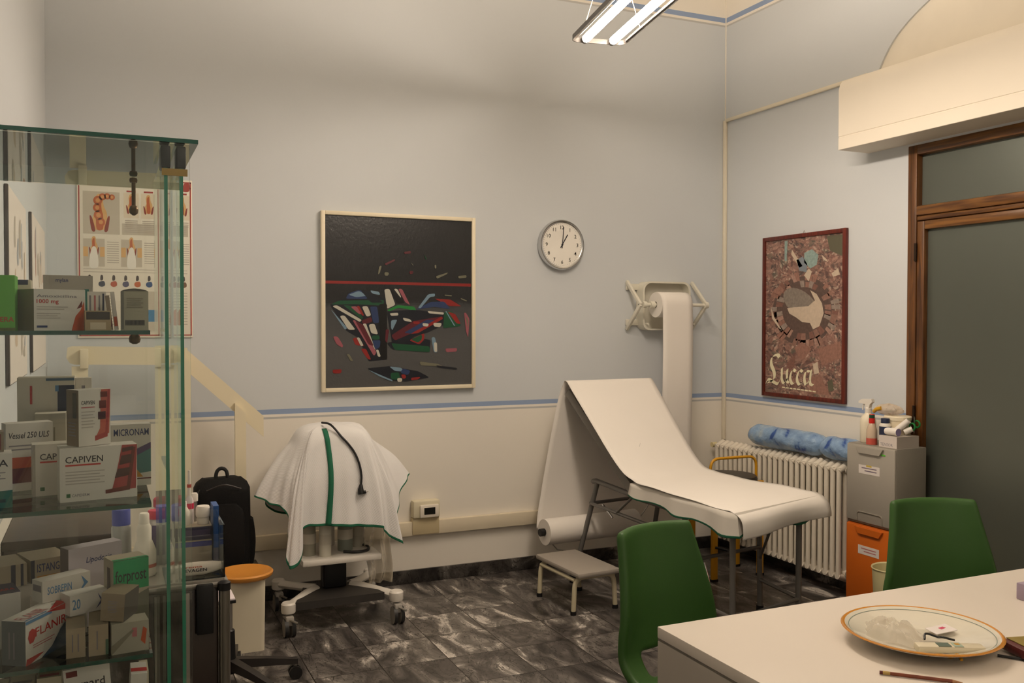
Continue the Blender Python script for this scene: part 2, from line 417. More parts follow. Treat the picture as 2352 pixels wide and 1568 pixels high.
for k, (a, c) in enumerate(((2.63, DY1-.057), (DY0+.057, 2.62))):
    b = MB()
    for (p, q) in ((a, a+.045), (c-.045, c)): b.box((XR-.002, p, .02), (XR+.045, q, 2.016), DWOOD, .005)
    b.box((XR-.002, a+.045, 1.973), (XR+.045, c-.045, 2.016), DWOODH, .005); b.box((XR-.002, a+.045, .02), (XR+.045, c-.045, .16), DWOODH, .005)
    lf = part('door_leaf', b, dr, True)
    b = MB(); b.box((XR+.026, a+.043, .158), (XR+.034, c-.043, 1.975), FROST); part('pane', b, lf, True, 'grey frosted glass pane')
    if k == 0:
        for z in (1.86, 1.03):
            b = MB(); b.cyl((XR-.009, DY1-.055, z-.045), (XR-.009, DY1-.055, z+.045), .0075, mat('dark bronze', '#33251a', .4, .7)); part('hinge', b, lf, True)
# pelmet / roller-shutter box above the door
PEL = mat('cream pelmet paint', '#ece3d3', .6, 0, .02)
b = MB(); prof = [(XR,2.418),(3.592,2.418),(3.590,2.42),(3.590,2.482),(3.593,2.484),(3.593,2.488),(3.590,2.490),(3.590,2.735),(3.598,2.765),(3.615,2.785),(XR,2.785)]
b.prism(prof, 1.45, 3.768, PEL, 'xz'); struct('trim_3', b)
# surface conduit, corner and right wall
b = MB(); b.box((XR-.022, YB-.026, .72), (XR-.002, YB-.002, 2.84), mat('cream conduit', '#e8dfca', .5), .003)
b.box((XR-.02, 3.77, 2.828), (XR-.001, YB-.026, 2.85), mat('cream conduit', '#e8dfca', .5), .003)
single('cable_conduit', b, 'thin cream cable conduit climbing the room corner and turning along the right wall', 'conduit', (XR-.012, YB-.012, .72))

# ------------------------------------------------------------------ suspended twin-tube lamp
LM = Matrix.Translation((2.155, 3.83, 2.83)) @ Matrix.Rotation(radians(-10.85), 4, 'Z')   # local -y runs toward the camera side
TUBE, t_, n_, b_ = nt('lit fluorescent tube')
b_.inputs['Emission Color'].default_value = (*LAMPCOL, 1); b_.inputs['Emission Strength'].default_value = LAMP; b_.inputs['Base Color'].default_value = (1, 1, 1, 1)
FILL_TUBE = TUBE.copy(); FILL_TUBE.name = 'lit fluorescent tube, older'; FILL_TUBE.node_tree.nodes['Principled BSDF'].inputs['Emission Strength'].default_value = LAMP*.5  # weaker emission for the tubes of the added fill lamp
def build_lamp(label, loc, TUBE=TUBE):
    lamp = thing('suspended_lamp', label, 'lamp', loc, radians(-10.85))
    fr_path = rounded([(-.135,0,0),(.135,0,0),(.135,-1.56,0),(-.135,-1.56,0)], .05, 6, True)
    b = MB(); N = len(fr_path); v = []
    for p in fr_path:
        d = Vector((p.x, p.y+.78, 0)); ins = Vector((-1 if p.x > 0 else 1, 0, 0)) if abs(p.y+.78) < .72 else -d.normalized()
        for (o, z) in ((0,-.010),(0,.012),(.006,.012),(.006,-.010)): v.append(p + ins*o + Vector((0,0,z)))
    f = [(i*4+k, i*4+(k+1) % 4, ((i+1) % N)*4+(k+1) % 4, ((i+1) % N)*4+k) for i in range(N) for k in range(4)]
    b.add(v, f, mat('grey lamp metal', '#57534f', .35, .6)); part('frame', b, lamp)
    b = MB()
    for sx in (-1, 1): b.add([(sx*.118,-.04,-.008),(sx*.118,-1.52,-.008),(sx*.126,-1.52,.010),(sx*.126,-.04,.010)], [(0,1,2,3)], mat('polished reflector', '#e8e4dc', .15, .8))
    rf = part('reflector', b, lamp, recalc=False); solid(rf, .001)
    for sx in (-1, 1):
        b = MB(); b.cyl((sx*.067,-.035,0), (sx*.067,-1.525,0), .0185, TUBE, seg=16); part('fluorescent_tube', b, lamp)
        for y0, y1 in ((-.008,-.035),(-1.525,-1.552)):
            b = MB(); b.cyl((sx*.067,y0,0), (sx*.067,y1,0), .017, mat('grey lamp metal', '#57534f', .35, .6)); part('lamp_holder', b, lamp)
    CW = mat('pale cord', '#e5dcc8', .5)
    for (x, y) in ((-.13,-.22),(.13,-.22),(-.13,-1.34),(.13,-1.34)):
        b = MB(); b.tube([(x, y, .008), (0, y, .42)], .0016, CW, 6); part('suspension_wire', b, lamp)
    for y in (-.22, -1.34):
        b = MB(); b.tube([(0, y, .42), (0, y, ZC-2.83)], .002, CW, 6); part('suspension_wire', b, lamp)

build_lamp('suspended ceiling lamp with two bare lit fluorescent tubes in a rounded metal frame', (2.155, 3.83, 2.83))
build_lamp('added unseen fill lamp with fluorescent tubes, hung behind the viewpoint', (1.30, -.05, 2.95), FILL_TUBE)  # fill lamp added out of view to brighten surfaces facing the camera

# ------------------------------------------------------------------ painting
pt = thing('framed_painting', 'large dark abstract painting with red line and coloured shards in a cream frame', 'painting', (1.547, YB, 1.115))
PW, PH = .905, .995
FR = mat('cream picture frame', '#ece0c4', .45)
b = MB()
for (lo, hi) in (((-PW/2, -.035, 0), (-PW/2+.022, -.004, PH)), ((PW/2-.022, -.035, 0), (PW/2, -.004, PH)), ((-PW/2+.022, -.035, 0), (PW/2-.022, -.004, .022)), ((-PW/2+.022, -.035, PH-.022), (PW/2-.022, -.004, PH))):
    b.box(lo, hi, FR, .003)
part('frame', b, pt)
def canvas_mat():
    m, t, n, bb = nt('oil painted canvas'); L = t.links
    tc = n.new('ShaderNodeTexCoord'); sx = n.new('ShaderNodeSeparateXYZ'); L.new(tc.outputs['Object'], sx.inputs[0])
    no = n.new('ShaderNodeTexNoise'); no.inputs['Scale'].default_value = 9; no.inputs['Detail'].default_value = 5; L.new(tc.outputs['Object'], no.inputs['Vector'])
    ma = n.new('ShaderNodeMath'); ma.operation = 'MULTIPLY_ADD'; ma.inputs[1].default_value = .05; L.new(no.outputs['Fac'], ma.inputs[0]); L.new(sx.outputs[2], ma.inputs[2])
    cr = n.new('ShaderNodeValToRGB'); e = cr.color_ramp; e.elements[0].position = .30; e.elements[0].color = lin('#4a4a4a'); e.elements[1].position = .53; e.elements[1].color = lin('#131214')
    q = e.elements.new(.485); q.color = lin('#3c3d3e'); q = e.elements.new(.99); q.color = lin('#1b1a1b')
    L.new(ma.outputs[0], cr.inputs[0]); L.new(cr.outputs[0], bb.inputs['Base Color']); bb.inputs['Roughness'].default_value = .24; bb.inputs['Specular IOR Level'].default_value = .8
    n2 = n.new('ShaderNodeTexNoise'); n2.inputs['Scale'].default_value = 70; L.new(tc.outputs['Object'], n2.inputs['Vector'])
    bp = n.new('ShaderNodeBump'); bp.inputs['Strength'].default_value = .25; bp.inputs['Distance'].default_value = .003
    L.new(n2.outputs['Fac'], bp.inputs['Height']); L.new(bp.outputs['Normal'], bb.inputs['Normal']); return m
b = MB(); b.box((-PW/2+.015, -.022, .015), (PW/2-.015, -.006, PH-.015), canvas_mat()); cv = part('canvas', b, pt)
def pmap(x, y):                       # picture-plane position of a spot in the painting
    u = (x-100)/(1232-100); top = 97+(165-97)*u; bot = 1455-(10)*u; vv = (y-top)/(bot-top)
    return (-PW/2+.022 + u*(PW-.044), 1-vv)
def pz(t): return .022 + t*(PH-.044)
KR = mat('oil red', '#86201c', .35); KW = mat('oil white', '#b9b6a9', .35); KG = mat('oil green', '#124a2e', .35); KB = mat('oil blue', '#26375e', .35)
KN = mat('oil navy', '#10141f', .35); KP = mat('oil pink', '#94525c', .35); KL = mat('oil pale blue', '#6f899b', .35); KM = mat('oil maroon', '#571a24', .35)
KK = mat('oil black', '#070708', .35); KLG = mat('oil bright green', '#1d7a34', .35); KO = mat('oil ochre', '#6b6957', .35)
strokes = [
 (KR,[(98,612),(540,628),(1228,652),(1228,676),(600,650),(98,634)]),
 (KN,[(135,800),(380,690),(560,770),(555,1240),(420,1250),(340,1060),(255,1010)]),
 (KG,[(140,800),(200,770),(540,770),(530,815),(330,800)]),(KB,[(270,715),(340,690),(430,700),(410,760),(250,755)]),
 (KL,[(270,725),(350,695),(410,735),(330,745)]),(KL,[(430,692),(500,705),(510,730),(450,720)]),(KN,[(360,690),(430,700),(530,790),(440,790)]),
 (KW,[(540,685),(580,683),(625,810),(560,840)]),(KW,[(612,683),(640,683),(672,755),(650,745)]),(KP,[(645,683),(675,683),(740,815),(700,790)]),
 (KK,[(585,683),(612,683),(700,800),(640,800)]),(KLG,[(560,850),(640,812),(770,825),(790,860),(650,832),(575,860)]),
 (KW,[(150,812),(185,805),(370,925),(355,940)]),(KG,[(230,805),(300,812),(380,905),(370,920)]),(KL,[(140,835),(262,985),(245,1000)]),
 (KW,[(205,890),(240,885),(322,1000),(270,1000)]),(KP,[(285,818),(330,815),(370,880),(345,875)]),(KR,[(330,815),(350,812),(388,890),(372,890)]),
 (KW,[(370,818),(412,815),(440,890),(405,900)]),(KB,[(430,820),(485,820),(500,950),(455,950)]),(KM,[(365,930),(440,900),(450,940),(380,960)]),
 (KW,[(375,955),(400,950),(475,1170),(445,1120)]),(KW,[(420,960),(465,955),(492,1040),(440,1030)]),(KP,[(300,925),(320,925),(480,1180),(460,1210)]),
 (KM,[(320,930),(380,960),(460,1130),(420,1120)]),(KR,[(300,1065),(335,1060),(390,1130),(320,1120)]),(KW,[(330,1062),(350,1060),(382,1125),(362,1130)]),
 (KR,[(360,1150),(400,1150),(440,1240),(410,1230)]),(KK,[(500,800),(560,800),(560,1240),(510,1240)]),(KW,[(475,1160),(492,1158),(512,1215),(490,1215)]),
 (KG,[(440,1050),(500,1045),(505,1080),(450,1080)]),(KB,[(445,1085),(510,1085),(505,1140),(470,1160)]),
 (KN,[(560,860),(760,850),(1000,880),(1010,970),(880,1030),(600,1110)]),(KW,[(580,875),(645,872),(648,893),(590,895)]),(KW,[(680,910),(740,925),(755,948),(690,935)]),
 (KM,[(590,1050),(760,940),(1000,905),(860,990),(620,1090)]),(KB,[(690,1030),(870,930),(960,940),(760,1040)]),(KR,[(740,1040),(990,905),(1000,925),(800,1035)]),(KR,[(760,940),(815,945),(810,965),(765,962)]),
 (KL,[(590,930),(640,925),(600,1010),(590,990)]),(KW,[(835,955),(885,962),(880,985),(838,980)]),(KW,[(920,955),(990,958),(980,990),(925,985)]),
 (KW,[(875,862),(1005,875),(1005,893),(885,880)]),(KR,[(930,765),(1060,775),(1150,830),(1050,825)]),(KB,[(780,850),(900,790),(1010,790),(1060,850),(930,830)]),
 (KL,[(800,835),(880,730),(935,725),(935,748),(895,752),(820,840)]),(KG,[(1010,870),(1070,865),(1145,985),(1000,1000)]),(KR,[(1035,868),(1100,890),(1145,970),(1110,965)]),
 (KL,[(1018,865),(1026,865),(1100,985),(1088,982)]),(KN,[(560,1110),(720,1060),(900,1090),(890,1190),(600,1160)]),(KG,[(590,1110),(890,1140),(895,1185),(620,1165)]),
 (KR,[(730,1090),(850,1035),(850,1085),(810,1125)]),(KG,[(745,1085),(830,1045),(830,1085),(800,1110)]),(KM,[(550,1000),(575,1000),(560,1110),(545,1090)]),
 (KL,[(905,1070),(935,1068),(955,1190),(925,1190)]),(KW,[(925,1110),(950,1110),(952,1185),(930,1185)]),(KP,[(1015,1160),(1115,1158),(1110,1185),(1025,1190)]),
 (KP,[(1170,880),(1185,880),(1215,930),(1203,1080),(1185,1020)]),(KO,[(1180,900),(1205,940),(1203,1010)]),(KP,[(155,1048),(190,1050),(230,1120),(225,1140),(180,1110)]),
 (KO,[(255,1190),(275,1190),(305,1245),(285,1245)]),(KR,[(150,1310),(220,1308),(215,1340),(155,1340)]),(KO,[(810,1258),(960,1280),(1000,1300),(820,1290)]),
 (KN,[(940,1290),(1115,1315),(1110,1330),(960,1310)]),(KN,[(410,1305),(580,1290),(800,1335),(890,1385),(700,1415),(560,1400)]),(KL,[(415,1315),(600,1400),(600,1412),(500,1370)]),
 (KL,[(575,1293),(670,1305),(690,1335),(620,1330)]),(KB,[(680,1310),(740,1330),(720,1365),(660,1345)]),(KG,[(585,1345),(650,1340),(660,1400),(590,1395)]),(KR,[(665,1358),(700,1358),(708,1385),(680,1395)]),
 (KW,[(635,1385),(675,1385),(675,1415),(640,1418)]),(KR,[(745,1385),(820,1380),(800,1400),(745,1405)]),
 (KM,[(690,395),(745,388),(745,408),(695,412)]),(KM,[(540,485),(620,450),(620,465),(550,500)]),(KO,[(500,505),(520,500),(505,560),(490,570)]),(KO,[(740,475),(765,500),(760,505)]),
 (KM,[(730,548),(765,545),(760,570),(735,570)]),(KO,[(930,500),(945,500),(945,530),(932,528)]),(KO,[(1120,590),(1190,585),(1190,605),(1125,610)]),(KG,[(845,410),(870,455),(862,458)]),(KO,[(940,590),(1040,560),(1030,575),(950,610)]),(KO,[(540,550),(575,555),(570,580),(540,580)]),
 (KO,[(1140,762),(1195,785),(1190,792),(1145,775)]),(KO,[(1010,735),(1070,742),(1068,750),(1012,745)])]
b = MB()
for i, (mt, pl) in enumerate(strokes):
    q = [pmap(*p) for p in pl]
    pts = [Vector((a, -.0225-.00004*i, pz(c))) for a, c in q]
    if i: pts = rounded(pts, .011, 3, True)
    b.poly(pts, mt)
part('painted_shapes', b, pt, recalc=False)

# ------------------------------------------------------------------ wall clock
ck = thing('wall_clock', 'round white wall clock with polished metal rim showing one o\'clock', 'clock', (2.566, YB, 1.973))
CX = Matrix.Rotation(pi/2, 4, 'X')                      # local z -> -y
b = MB(); b.lathe([(.150,.002),(.154,.02),(.153,.036),(.148,.045),(.140,.045),(.134,.042),(.133,.036)], CHR, seg=56, X=CX, cap1=False); part('rim', b, ck)
b = MB(); b.lathe([(.134,.024),(.134,.038)], mat('clock face', '#f4efe6', .5), seg=56, X=CX); part('face', b, ck)
b = MB()
for h in range(1, 13):
    a = radians(h*30); b.text(str(h), front_X(.105*sin(a), -.0380, .105*cos(a)-.011, 0, 0), .032, INK, center=True, bold=.012)
for k in range(60):
    a = radians(k*6); r0 = .124; X = Matrix.Rotation(pi/2, 4, 'X') @ Matrix.Rotation(-a, 4, 'Z')
    b.add([(-.0007,r0,.0386),(.0007,r0,.0386),(.0007,.129,.0386),(-.0007,.129,.0386)], [(0,1,2,3)], INK, X)
part('numerals', b, ck, recalc=False)
def hand(name, ang, L, wd, z):
    b = MB(); X = Matrix.Rotation(pi/2, 4, 'X') @ Matrix.Rotation(-radians(ang), 4, 'Z')
    b.box((-wd/2, -.022, z), (wd/2, L, z+.0012), INK, X=X); b.lathe([(.006, z-.001), (.006, z+.002)], INK, X=CX, seg=16); part(name, b, ck)
hand('hour_hand', 30.5, .072, .006, .0395); hand('minute_hand', 5, .108, .0045, .0415)
b = MB(); b.poly([(.1335*cos(2*pi*i/48), -.0438, .1335*sin(2*pi*i/48)) for i in range(48)], glass_mat('watch glass', (.995,.997,.996), 0, 1.2)); part('clock_glass', b, ck)

# ------------------------------------------------------------------ right-wall poster of an old town
ps = thing('framed_poster', 'tall brown-framed aerial poster of an old town with white title lettering', 'poster', (XR, 4.262, 1.043))
HW, HH = .352, .985
BF = wood_mat('red brown frame wood', '#4a160c', '#6b2414', 2, .4)
b = MB()
for (lo, hi) in (((-.024, -HW, 0), (-.002, -HW+.024, HH)), ((-.024, HW-.024, 0), (-.002, HW, HH)), ((-.024, -HW+.024, 0), (-.002, HW-.024, .024)), ((-.024, -HW+.024, HH-.024), (-.002, HW-.024, HH))): b.box(lo, hi, BF, .002)
part('frame', b, ps)
def town_mat():
    m, t, n, bb = nt('printed aerial photograph'); L = t.links
    tc = n.new('ShaderNodeTexCoord'); mp = n.new('ShaderNodeMapping'); mp.inputs['Scale'].default_value = (1, .8, 1.25); mp.inputs['Rotation'].default_value = (.5, 0, 0)
    L.new(tc.outputs['Object'], mp.inputs['Vector'])
    dn = n.new('ShaderNodeTexNoise'); dn.inputs['Scale'].default_value = 5; L.new(mp.outputs[0], dn.inputs['Vector'])
    ad = n.new('ShaderNodeVectorMath'); ad.operation = 'MULTIPLY_ADD'; ad.inputs[1].default_value = (.16, .16, .16); L.new(dn.outputs['Color'], ad.inputs[0]); L.new(mp.outputs[0], ad.inputs[2])
    def roofs(sc, cols):
        vo = n.new('ShaderNodeTexVoronoi'); vo.inputs['Scale'].default_value = sc; vo.distance = 'CHEBYCHEV'; L.new(ad.outputs[0], vo.inputs['Vector'])
        sp = n.new('ShaderNodeSeparateColor'); L.new(vo.outputs['Color'], sp.inputs[0])
        cr = n.new('ShaderNodeValToRGB'); e = cr.color_ramp; e.interpolation = 'CONSTANT'
        e.elements[0].color = lin(cols[0][1]); e.elements[1].position = cols[1][0]; e.elements[1].color = lin(cols[1][1])
        for p, c in cols[2:]: q = e.elements.new(p); q.color = lin(c)
        L.new(sp.outputs[0], cr.inputs[0]); return cr.outputs[0]
    c1 = roofs(26, [(0,'#6e4e46'),(.18,'#8c6d62'),(.36,'#9a7467'),(.52,'#5a4d48'),(.66,'#855f56'),(.80,'#b08b7b'),(.92,'#706b5d')])
    c2 = roofs(75, [(0,'#544340'),(.2,'#937266'),(.45,'#7d5b52'),(.7,'#b89180'),(.85,'#d0bca8'),(.92,'#453c39')])
    mx = n.new('ShaderNodeMix'); mx.data_type = 'RGBA'; mx.inputs['Factor'].default_value = .5; L.new(c1, mx.inputs['A']); L.new(c2, mx.inputs['B'])
    L.new(mx.outputs['Result'], bb.inputs['Base Color']); bb.inputs['Roughness'].default_value = .45
    return m
def roofmat(name, hx):
    return mat(name, hx, .45, 0, .45, 60)
b = MB(); b.box((-.014, -HW+.02, .02), (-.006, HW-.02, HH-.02), town_mat()); part('print', b, ps)
# poster plane helper: (u rightwards as seen, v upwards) in 0..1 ; seen from the room, right = nearer the camera = -y
def pp(u, v, k=0): return (-.0145-.0001*k, HW-.024 - u*(2*HW-.048), .024 + v*(HH-.048))
b = MB(); R1 = roofmat('print roof red', '#946c5e'); R2 = roofmat('print roof dark', '#7f594e'); PZ = mat('print piazza', '#c9b7a2', .45, 0, .2, 50); PD = roofmat('print shade', '#857a70'); PB = roofmat('print pale blue', '#8ea39d')
def ell(cu, cv, ru, rv, a0, a1, n, rot=0):
    o = []
    for i in range(n+1):
        a = a0 + (a1-a0)*i/n; x = ru*cos(a); y = rv*sin(a); o.append((cu + x*cos(rot)-y*sin(rot), cv + x*sin(rot)+y*cos(rot)))
    return o
# ring of houses around the oval square
random.seed(11); RM = [R1, R2, roofmat('print roof light', '#a68375'), roofmat('print roof brown', '#8f6b5e'), roofmat('print roof grey', '#94857b')]
for (ro, ri, n_seg) in ((.43, .355, 46), (.35, .275, 34)):
    for i in range(n_seg):
        a0 = 2*pi*i/n_seg + random.random()*.05; a1 = a0 + 2*pi*(.80+.25*random.random())/n_seg; rr = 1+.10*random.random()
        if random.random() < .22: continue
        o = ell(.50,.535,ro*rr,ro*.53*rr,a0,a1,2); q = ell(.51,.54,ri,ri*.53,a0,a1,2)[::-1]
        b.poly([pp(*p, k=2) for p in o+q], random.choice(RM))
random.seed(7)
b.poly([pp(*p, k=1) for p in ell(.50,.535,.40,.22,0,2*pi,40)[:-1]], roofmat('print street', '#5d4a43'))
b.poly([pp(*p, k=3) for p in ell(.47,.585,.23,.085,0,2*pi,24,-.25)[:-1]], PD)
b.poly([pp(u, v, 4) for u, v in [(.30,.555),(.40,.56),(.58,.565),(.66,.60),(.60,.665),(.68,.64),(.75,.58),(.77,.52),(.72,.44),(.64,.42),(.60,.46),(.50,.465),(.42,.495),(.33,.52)]], PZ)
b.poly([pp(u, v, 4) for u, v in [(.08,.56),(.12,.50),(.22,.42),(.20,.42),(.09,.49)]], PZ)
for pl, mt in (([(.26,.99),(.30,.99),(.29,.86),(.26,.86)], PB), ([(.36,.93),(.50,.82),(.46,.81),(.35,.90)], PZ), ([(.52,.90),(.62,.92),(.70,.88),(.68,.82),(.60,.80),(.52,.84)], PB), ([(.42,.86),(.50,.88),(.56,.83),(.55,.78),(.46,.79)], mat('print grey blue', '#7e8790', .45)), ([(.74,.88),(.80,.85),(.82,.83),(.76,.85)], PZ), ([(.80,.99),(.99,.99),(.99,.86),(.84,.90)], mat('print olive', '#5e5a48', .45)),
               ([(.58,.80),(.62,.78),(.58,.72),(.52,.76)], PZ), ([(.86,.76),(.94,.79),(.96,.75),(.88,.74)], PZ), ([(.70,.30),(.97,.35),(.99,.25),(.75,.20)], R1), ([(.40,.30),(.50,.34),(.62,.30),(.52,.22),(.46,.24)], R1), ([(.62,.12),(.74,.13),(.86,.02),(.60,.02)], R1), ([(.30,.20),(.42,.26),(.40,.18),(.32,.14)], R2), ([(.82,.10),(.88,.12),(.90,.05),(.84,.04)], mat('print olive', '#5e5a48', .45)), ([(.64,.20),(.70,.22),(.72,.15),(.66,.14)], PZ)):
    b.poly([pp(u, v, 5) for u, v in pl], mt)
part('printed_town', b, ps, recalc=False)
# title drawn with a broad-nib pen
def nib(b, pts, wu, wv, mt, k=8, n=8):
    P = smooth_path([(u, v, 0) for u, v in pts], n); v = []
    for p in P: v += [pp(p.x-wu, p.y-wv, k), pp(p.x+wu, p.y+wv, k)]
    b.add(v, [(2*i, 2*i+1, 2*i+3, 2*i+2) for i in range(len(P)-1)], mt)
LET = mat('print lettering', '#e9e0bd', .45); b = MB()
nib(b, [(.20,.235),(.17,.25),(.10,.235),(.085,.19),(.13,.13),(.12,.085),(.04,.065)], .017, .010, LET)
nib(b, [(.01,.06),(.05,.085),(.12,.07),(.18,.062),(.22,.10)], .006, .010, LET)
def ltr(x, kind):
    if kind == 'u': nib(b, [(x,.165),(x,.13),(x,.095),(x+.02,.07),(x+.05,.075),(x+.072,.10)], .014, .007, LET); nib(b, [(x+.075,.16),(x+.07,.12),(x+.075,.08),(x+.105,.075)], .014, .007, LET)
    if kind == 'c': nib(b, [(x+.075,.150),(x+.04,.160),(x+.01,.13),(x+.005,.095),(x+.035,.068),(x+.085,.085)], .015, .007, LET)
    if kind == 'a': nib(b, [(x+.08,.155),(x+.03,.155),(x+.01,.11),(x+.03,.07),(x+.075,.10)], .015, .007, LET); nib(b, [(x+.095,.165),(x+.085,.12),(x+.085,.08),(x+.12,.07)], .014, .007, LET)
ltr(.235,'u'); ltr(.345,'c'); ltr(.435,'c'); ltr(.525,'a')
for i in range(9): b.poly([pp(.24+i*.05, .045-.001*i, 8), pp(.28+i*.05, .044-.001*i, 8), pp(.28+i*.05, .036-.001*i, 8), pp(.24+i*.05, .037-.001*i, 8)], LET)
part('title_lettering', b, ps, recalc=False, label='cream title reading Lucca')
b = MB(); b.tube([(-.004, .012, HH-.002), (-.004, .0, HH+.018), (-.004, -.012, HH-.002)], .0015, STEEL, 6); part('hanging_wire', b, ps)

# ------------------------------------------------------------------ medical chart on the back wall
ch = thing('anatomy_chart', 'white medical wall chart with orange anatomical drawings and red border seen through glass', 'poster', (.161, YB, 1.42))
CWd, CHt = .54, .81
b = MB(); b.box((-CWd/2, -.010, 0), (CWd/2, -.002, CHt), mat('chart board', '#efe7d8', .5), .002); part('board', b, ch)
RB = mat('chart red', '#a8352b', .5); b = MB(); Yc = -.0105
def cr_(u0, v0, u1, v1, mt, k=0): b.poly([(-CWd/2+u0*CWd, Yc-.0002*k, v0*CHt), (-CWd/2+u1*CWd, Yc-.0002*k, v0*CHt), (-CWd/2+u1*CWd, Yc-.0002*k, v1*CHt), (-CWd/2+u0*CWd, Yc-.0002*k, v1*CHt)], mt)
def cpoly(pts, mt, k=1, sm=True):
    P = [(-CWd/2+u*CWd, Yc-.0002*k, v*CHt) for u, v in pts]
    b.poly(smooth_path(P, 4, True) if sm else P, mt)
for a in ((.012,.012,.022,.988),(.978,.012,.988,.988),(.012,.012,.988,.019),(.012,.981,.988,.988),(.012,.945,.988,.953)): cr_(*a, RB)
GY = mat('chart grey', '#c9bfae', .6); OR = mat('chart orange', '#c2622f', .5); OY = mat('chart yellow', '#e0b070', .5); DR = mat('chart dark red', '#8f3322', .5); TXT = mat('chart text grey', '#b9aea0', .6)
cr_(.05,.64,.36,.90,GY); cr_(.38,.64,.96,.71,GY)
def gut(cu, cv, s):
    cpoly([(cu-.3*s,cv-.5*s),(cu-.35*s,cv-.1*s),(cu-.2*s,cv+.15*s),(cu-.25*s,cv+.5*s),(cu-.1*s,cv+.75*s),(cu+.15*s,cv+.7*s),(cu+.2*s,cv+.35*s),(cu+.35*s,cv+.1*s),(cu+.38*s,cv-.2*s),(cu+.3*s,cv-.5*s)], OY, 1)
    cpoly([(cu-.15*s,cv-.5*s),(cu-.18*s,cv),(cu-.15*s,cv+.5*s),(cu+.05*s,cv+.62*s),(cu+.1*s,cv+.2*s),(cu+.18*s,cv-.1*s),(cu+.15*s,cv-.5*s)], OR, 2)
    cpoly([(cu-.5*s,cv-.05*s),(cu-.38*s,cv-.1*s),(cu-.22*s,cv-.55*s),(cu-.4*s,cv-.55*s)], DR, 3); cpoly([(cu+.5*s,cv-.05*s),(cu+.38*s,cv-.1*s),(cu+.22*s,cv-.55*s),(cu+.4*s,cv-.55*s)], DR, 3)
gut(.19,.755,.17); 
for (u_, v_, r_) in ((.175,.845,.038),(.17,.80,.036),(.18,.755,.040),(.20,.712,.036),(.215,.868,.030),(.255,.872,.027),(.295,.868,.025)):
    cpoly([(u_+r_*cos(t_*pi/4), v_+r_*.72*sin(t_*pi/4)) for t_ in range(8)], OR, 4); cpoly([(u_+r_*.5*cos(t_*pi/4), v_+r_*.36*sin(t_*pi/4)) for t_ in range(8)], mat('chart pale orange', '#dc9a5c', .5), 5)
for i in range(4):
    u = .46+i*.15; cr_(u-.065,.745,u+.065,.90,mat('chart cream', '#eadcc4', .5)); gut(u,.825,.09); cr_(u-.04,.905,u+.04,.915,RB,2)
    for j in range(3): cr_(u-.055,.725-.012*j,u+.055,.731-.012*j,TXT,1)
for j in range(5): cr_(.40,.70-.011*j,.94,.704-.011*j,TXT,2)
for i in range(3):
    u = .14+i*.32; cr_(u-.09,.44,u+.09,.61,GY); gut(u,.56,.085); cr_(u-.09,.50,u-.05,.56,OY,1); cr_(u+.05,.50,u+.09,.56,OY,1)
    cpoly([(u-.02,.55),(u+.02,.55),(u+.035,.44),(u-.04,.44)], mat('chart white', '#f4efe6', .5), 4)
    for j in range(10): cr_(u+.11,.59-.014*j,min(.97,u+.21),.594-.014*j,TXT,1)
for i, cc in enumerate(['#7c9a3c','#3a3f52','#b4553a','#4d4a6a','#c2622f','#2f4f83','#39624a','#8f3322','#7a5a40']):
    u = .10+i*.102; mm = mat('chart tiny %d' % i, cc, .5)
    cpoly([(u-.02,.345),(u+.02,.35),(u+.028,.325),(u,.315),(u-.025,.325)], mm, 2); cpoly([(u-.008,.385),(u+.01,.385),(u+.012,.36),(u-.01,.355)], mat('chart dark', '#4a3b38', .5), 2)
for j in range(2): cr_(.05,.405+.018*j,.95,.408+.018*j,TXT,1)
for c0 in (.06,.38,.70):
    for j in range(12): cr_(c0,.28-.018*j,c0+.25,.284-.018*j,TXT,1)
cr_(.60,.04,.73,.29,GY,2); cr_(.60,.10,.72,.175,mat('chart blue', '#3f7fae', .5),3); cpoly([(.80,.08),(.90,.10),(.86,.18),(.80,.16)],OR,3); cpoly([(.91,.93),(.97,.93),(.975,.975),(.94,.985),(.92,.965)],RB,4)
part('printed_illustrations', b, ch, recalc=False)

# ------------------------------------------------------------------ two boards on the left wall
BE = mat('dark board edge', '#2c120f', .5)
def side_board(y0, y1, z0, z1, label, seed):
    random.seed(seed); T = thing('wall_board', label, 'picture', (XL, (y0+y1)/2, z0), group='boards on the left wall')
    hw = (y1-y0)/2; H = z1-z0
    b = MB(); b.box((.001, -hw, 0), (.011, hw, H), BE, .002); part('edge', b, T)
    b = MB(); b.box((.009, -hw+.004, .004), (.0125, hw-.004, H-.004), mat('board paper', '#e9e0d8', .5)); part('sheet', b, T)
    b = MB(); cols = [mat('board beige', '#cdb8a0', .6), mat('board rose', '#c08a78', .6), TXT, mat('board bluegrey', '#a9adb3', .6)]
    for i in range(16):
        u = -hw+.05+random.random()*(2*hw-.16); v = .05+random.random()*(H-.2); w_ = .03+random.random()*.06; h_ = .03+random.random()*.10
        P = [(.0127+.00005*i, u+a*w_, v+c*h_) for a, c in ((0,.2),(.4,0),(1,.1),(.9,.6),(1,1),(.3,.9),(.1,.5))]
        b.poly(smooth_path(P, 3, True), random.choice(cols))
    part('printed_illustrations', b, T, recalc=False)
side_board(2.87, 3.50, 1.322, 1.880, 'white illustrated board on the left wall nearer the camera', 3)
side_board(3.80, 4.62, 1.313, 1.905, 'white illustrated board on the left wall nearer the far corner', 5)
random.seed(7)

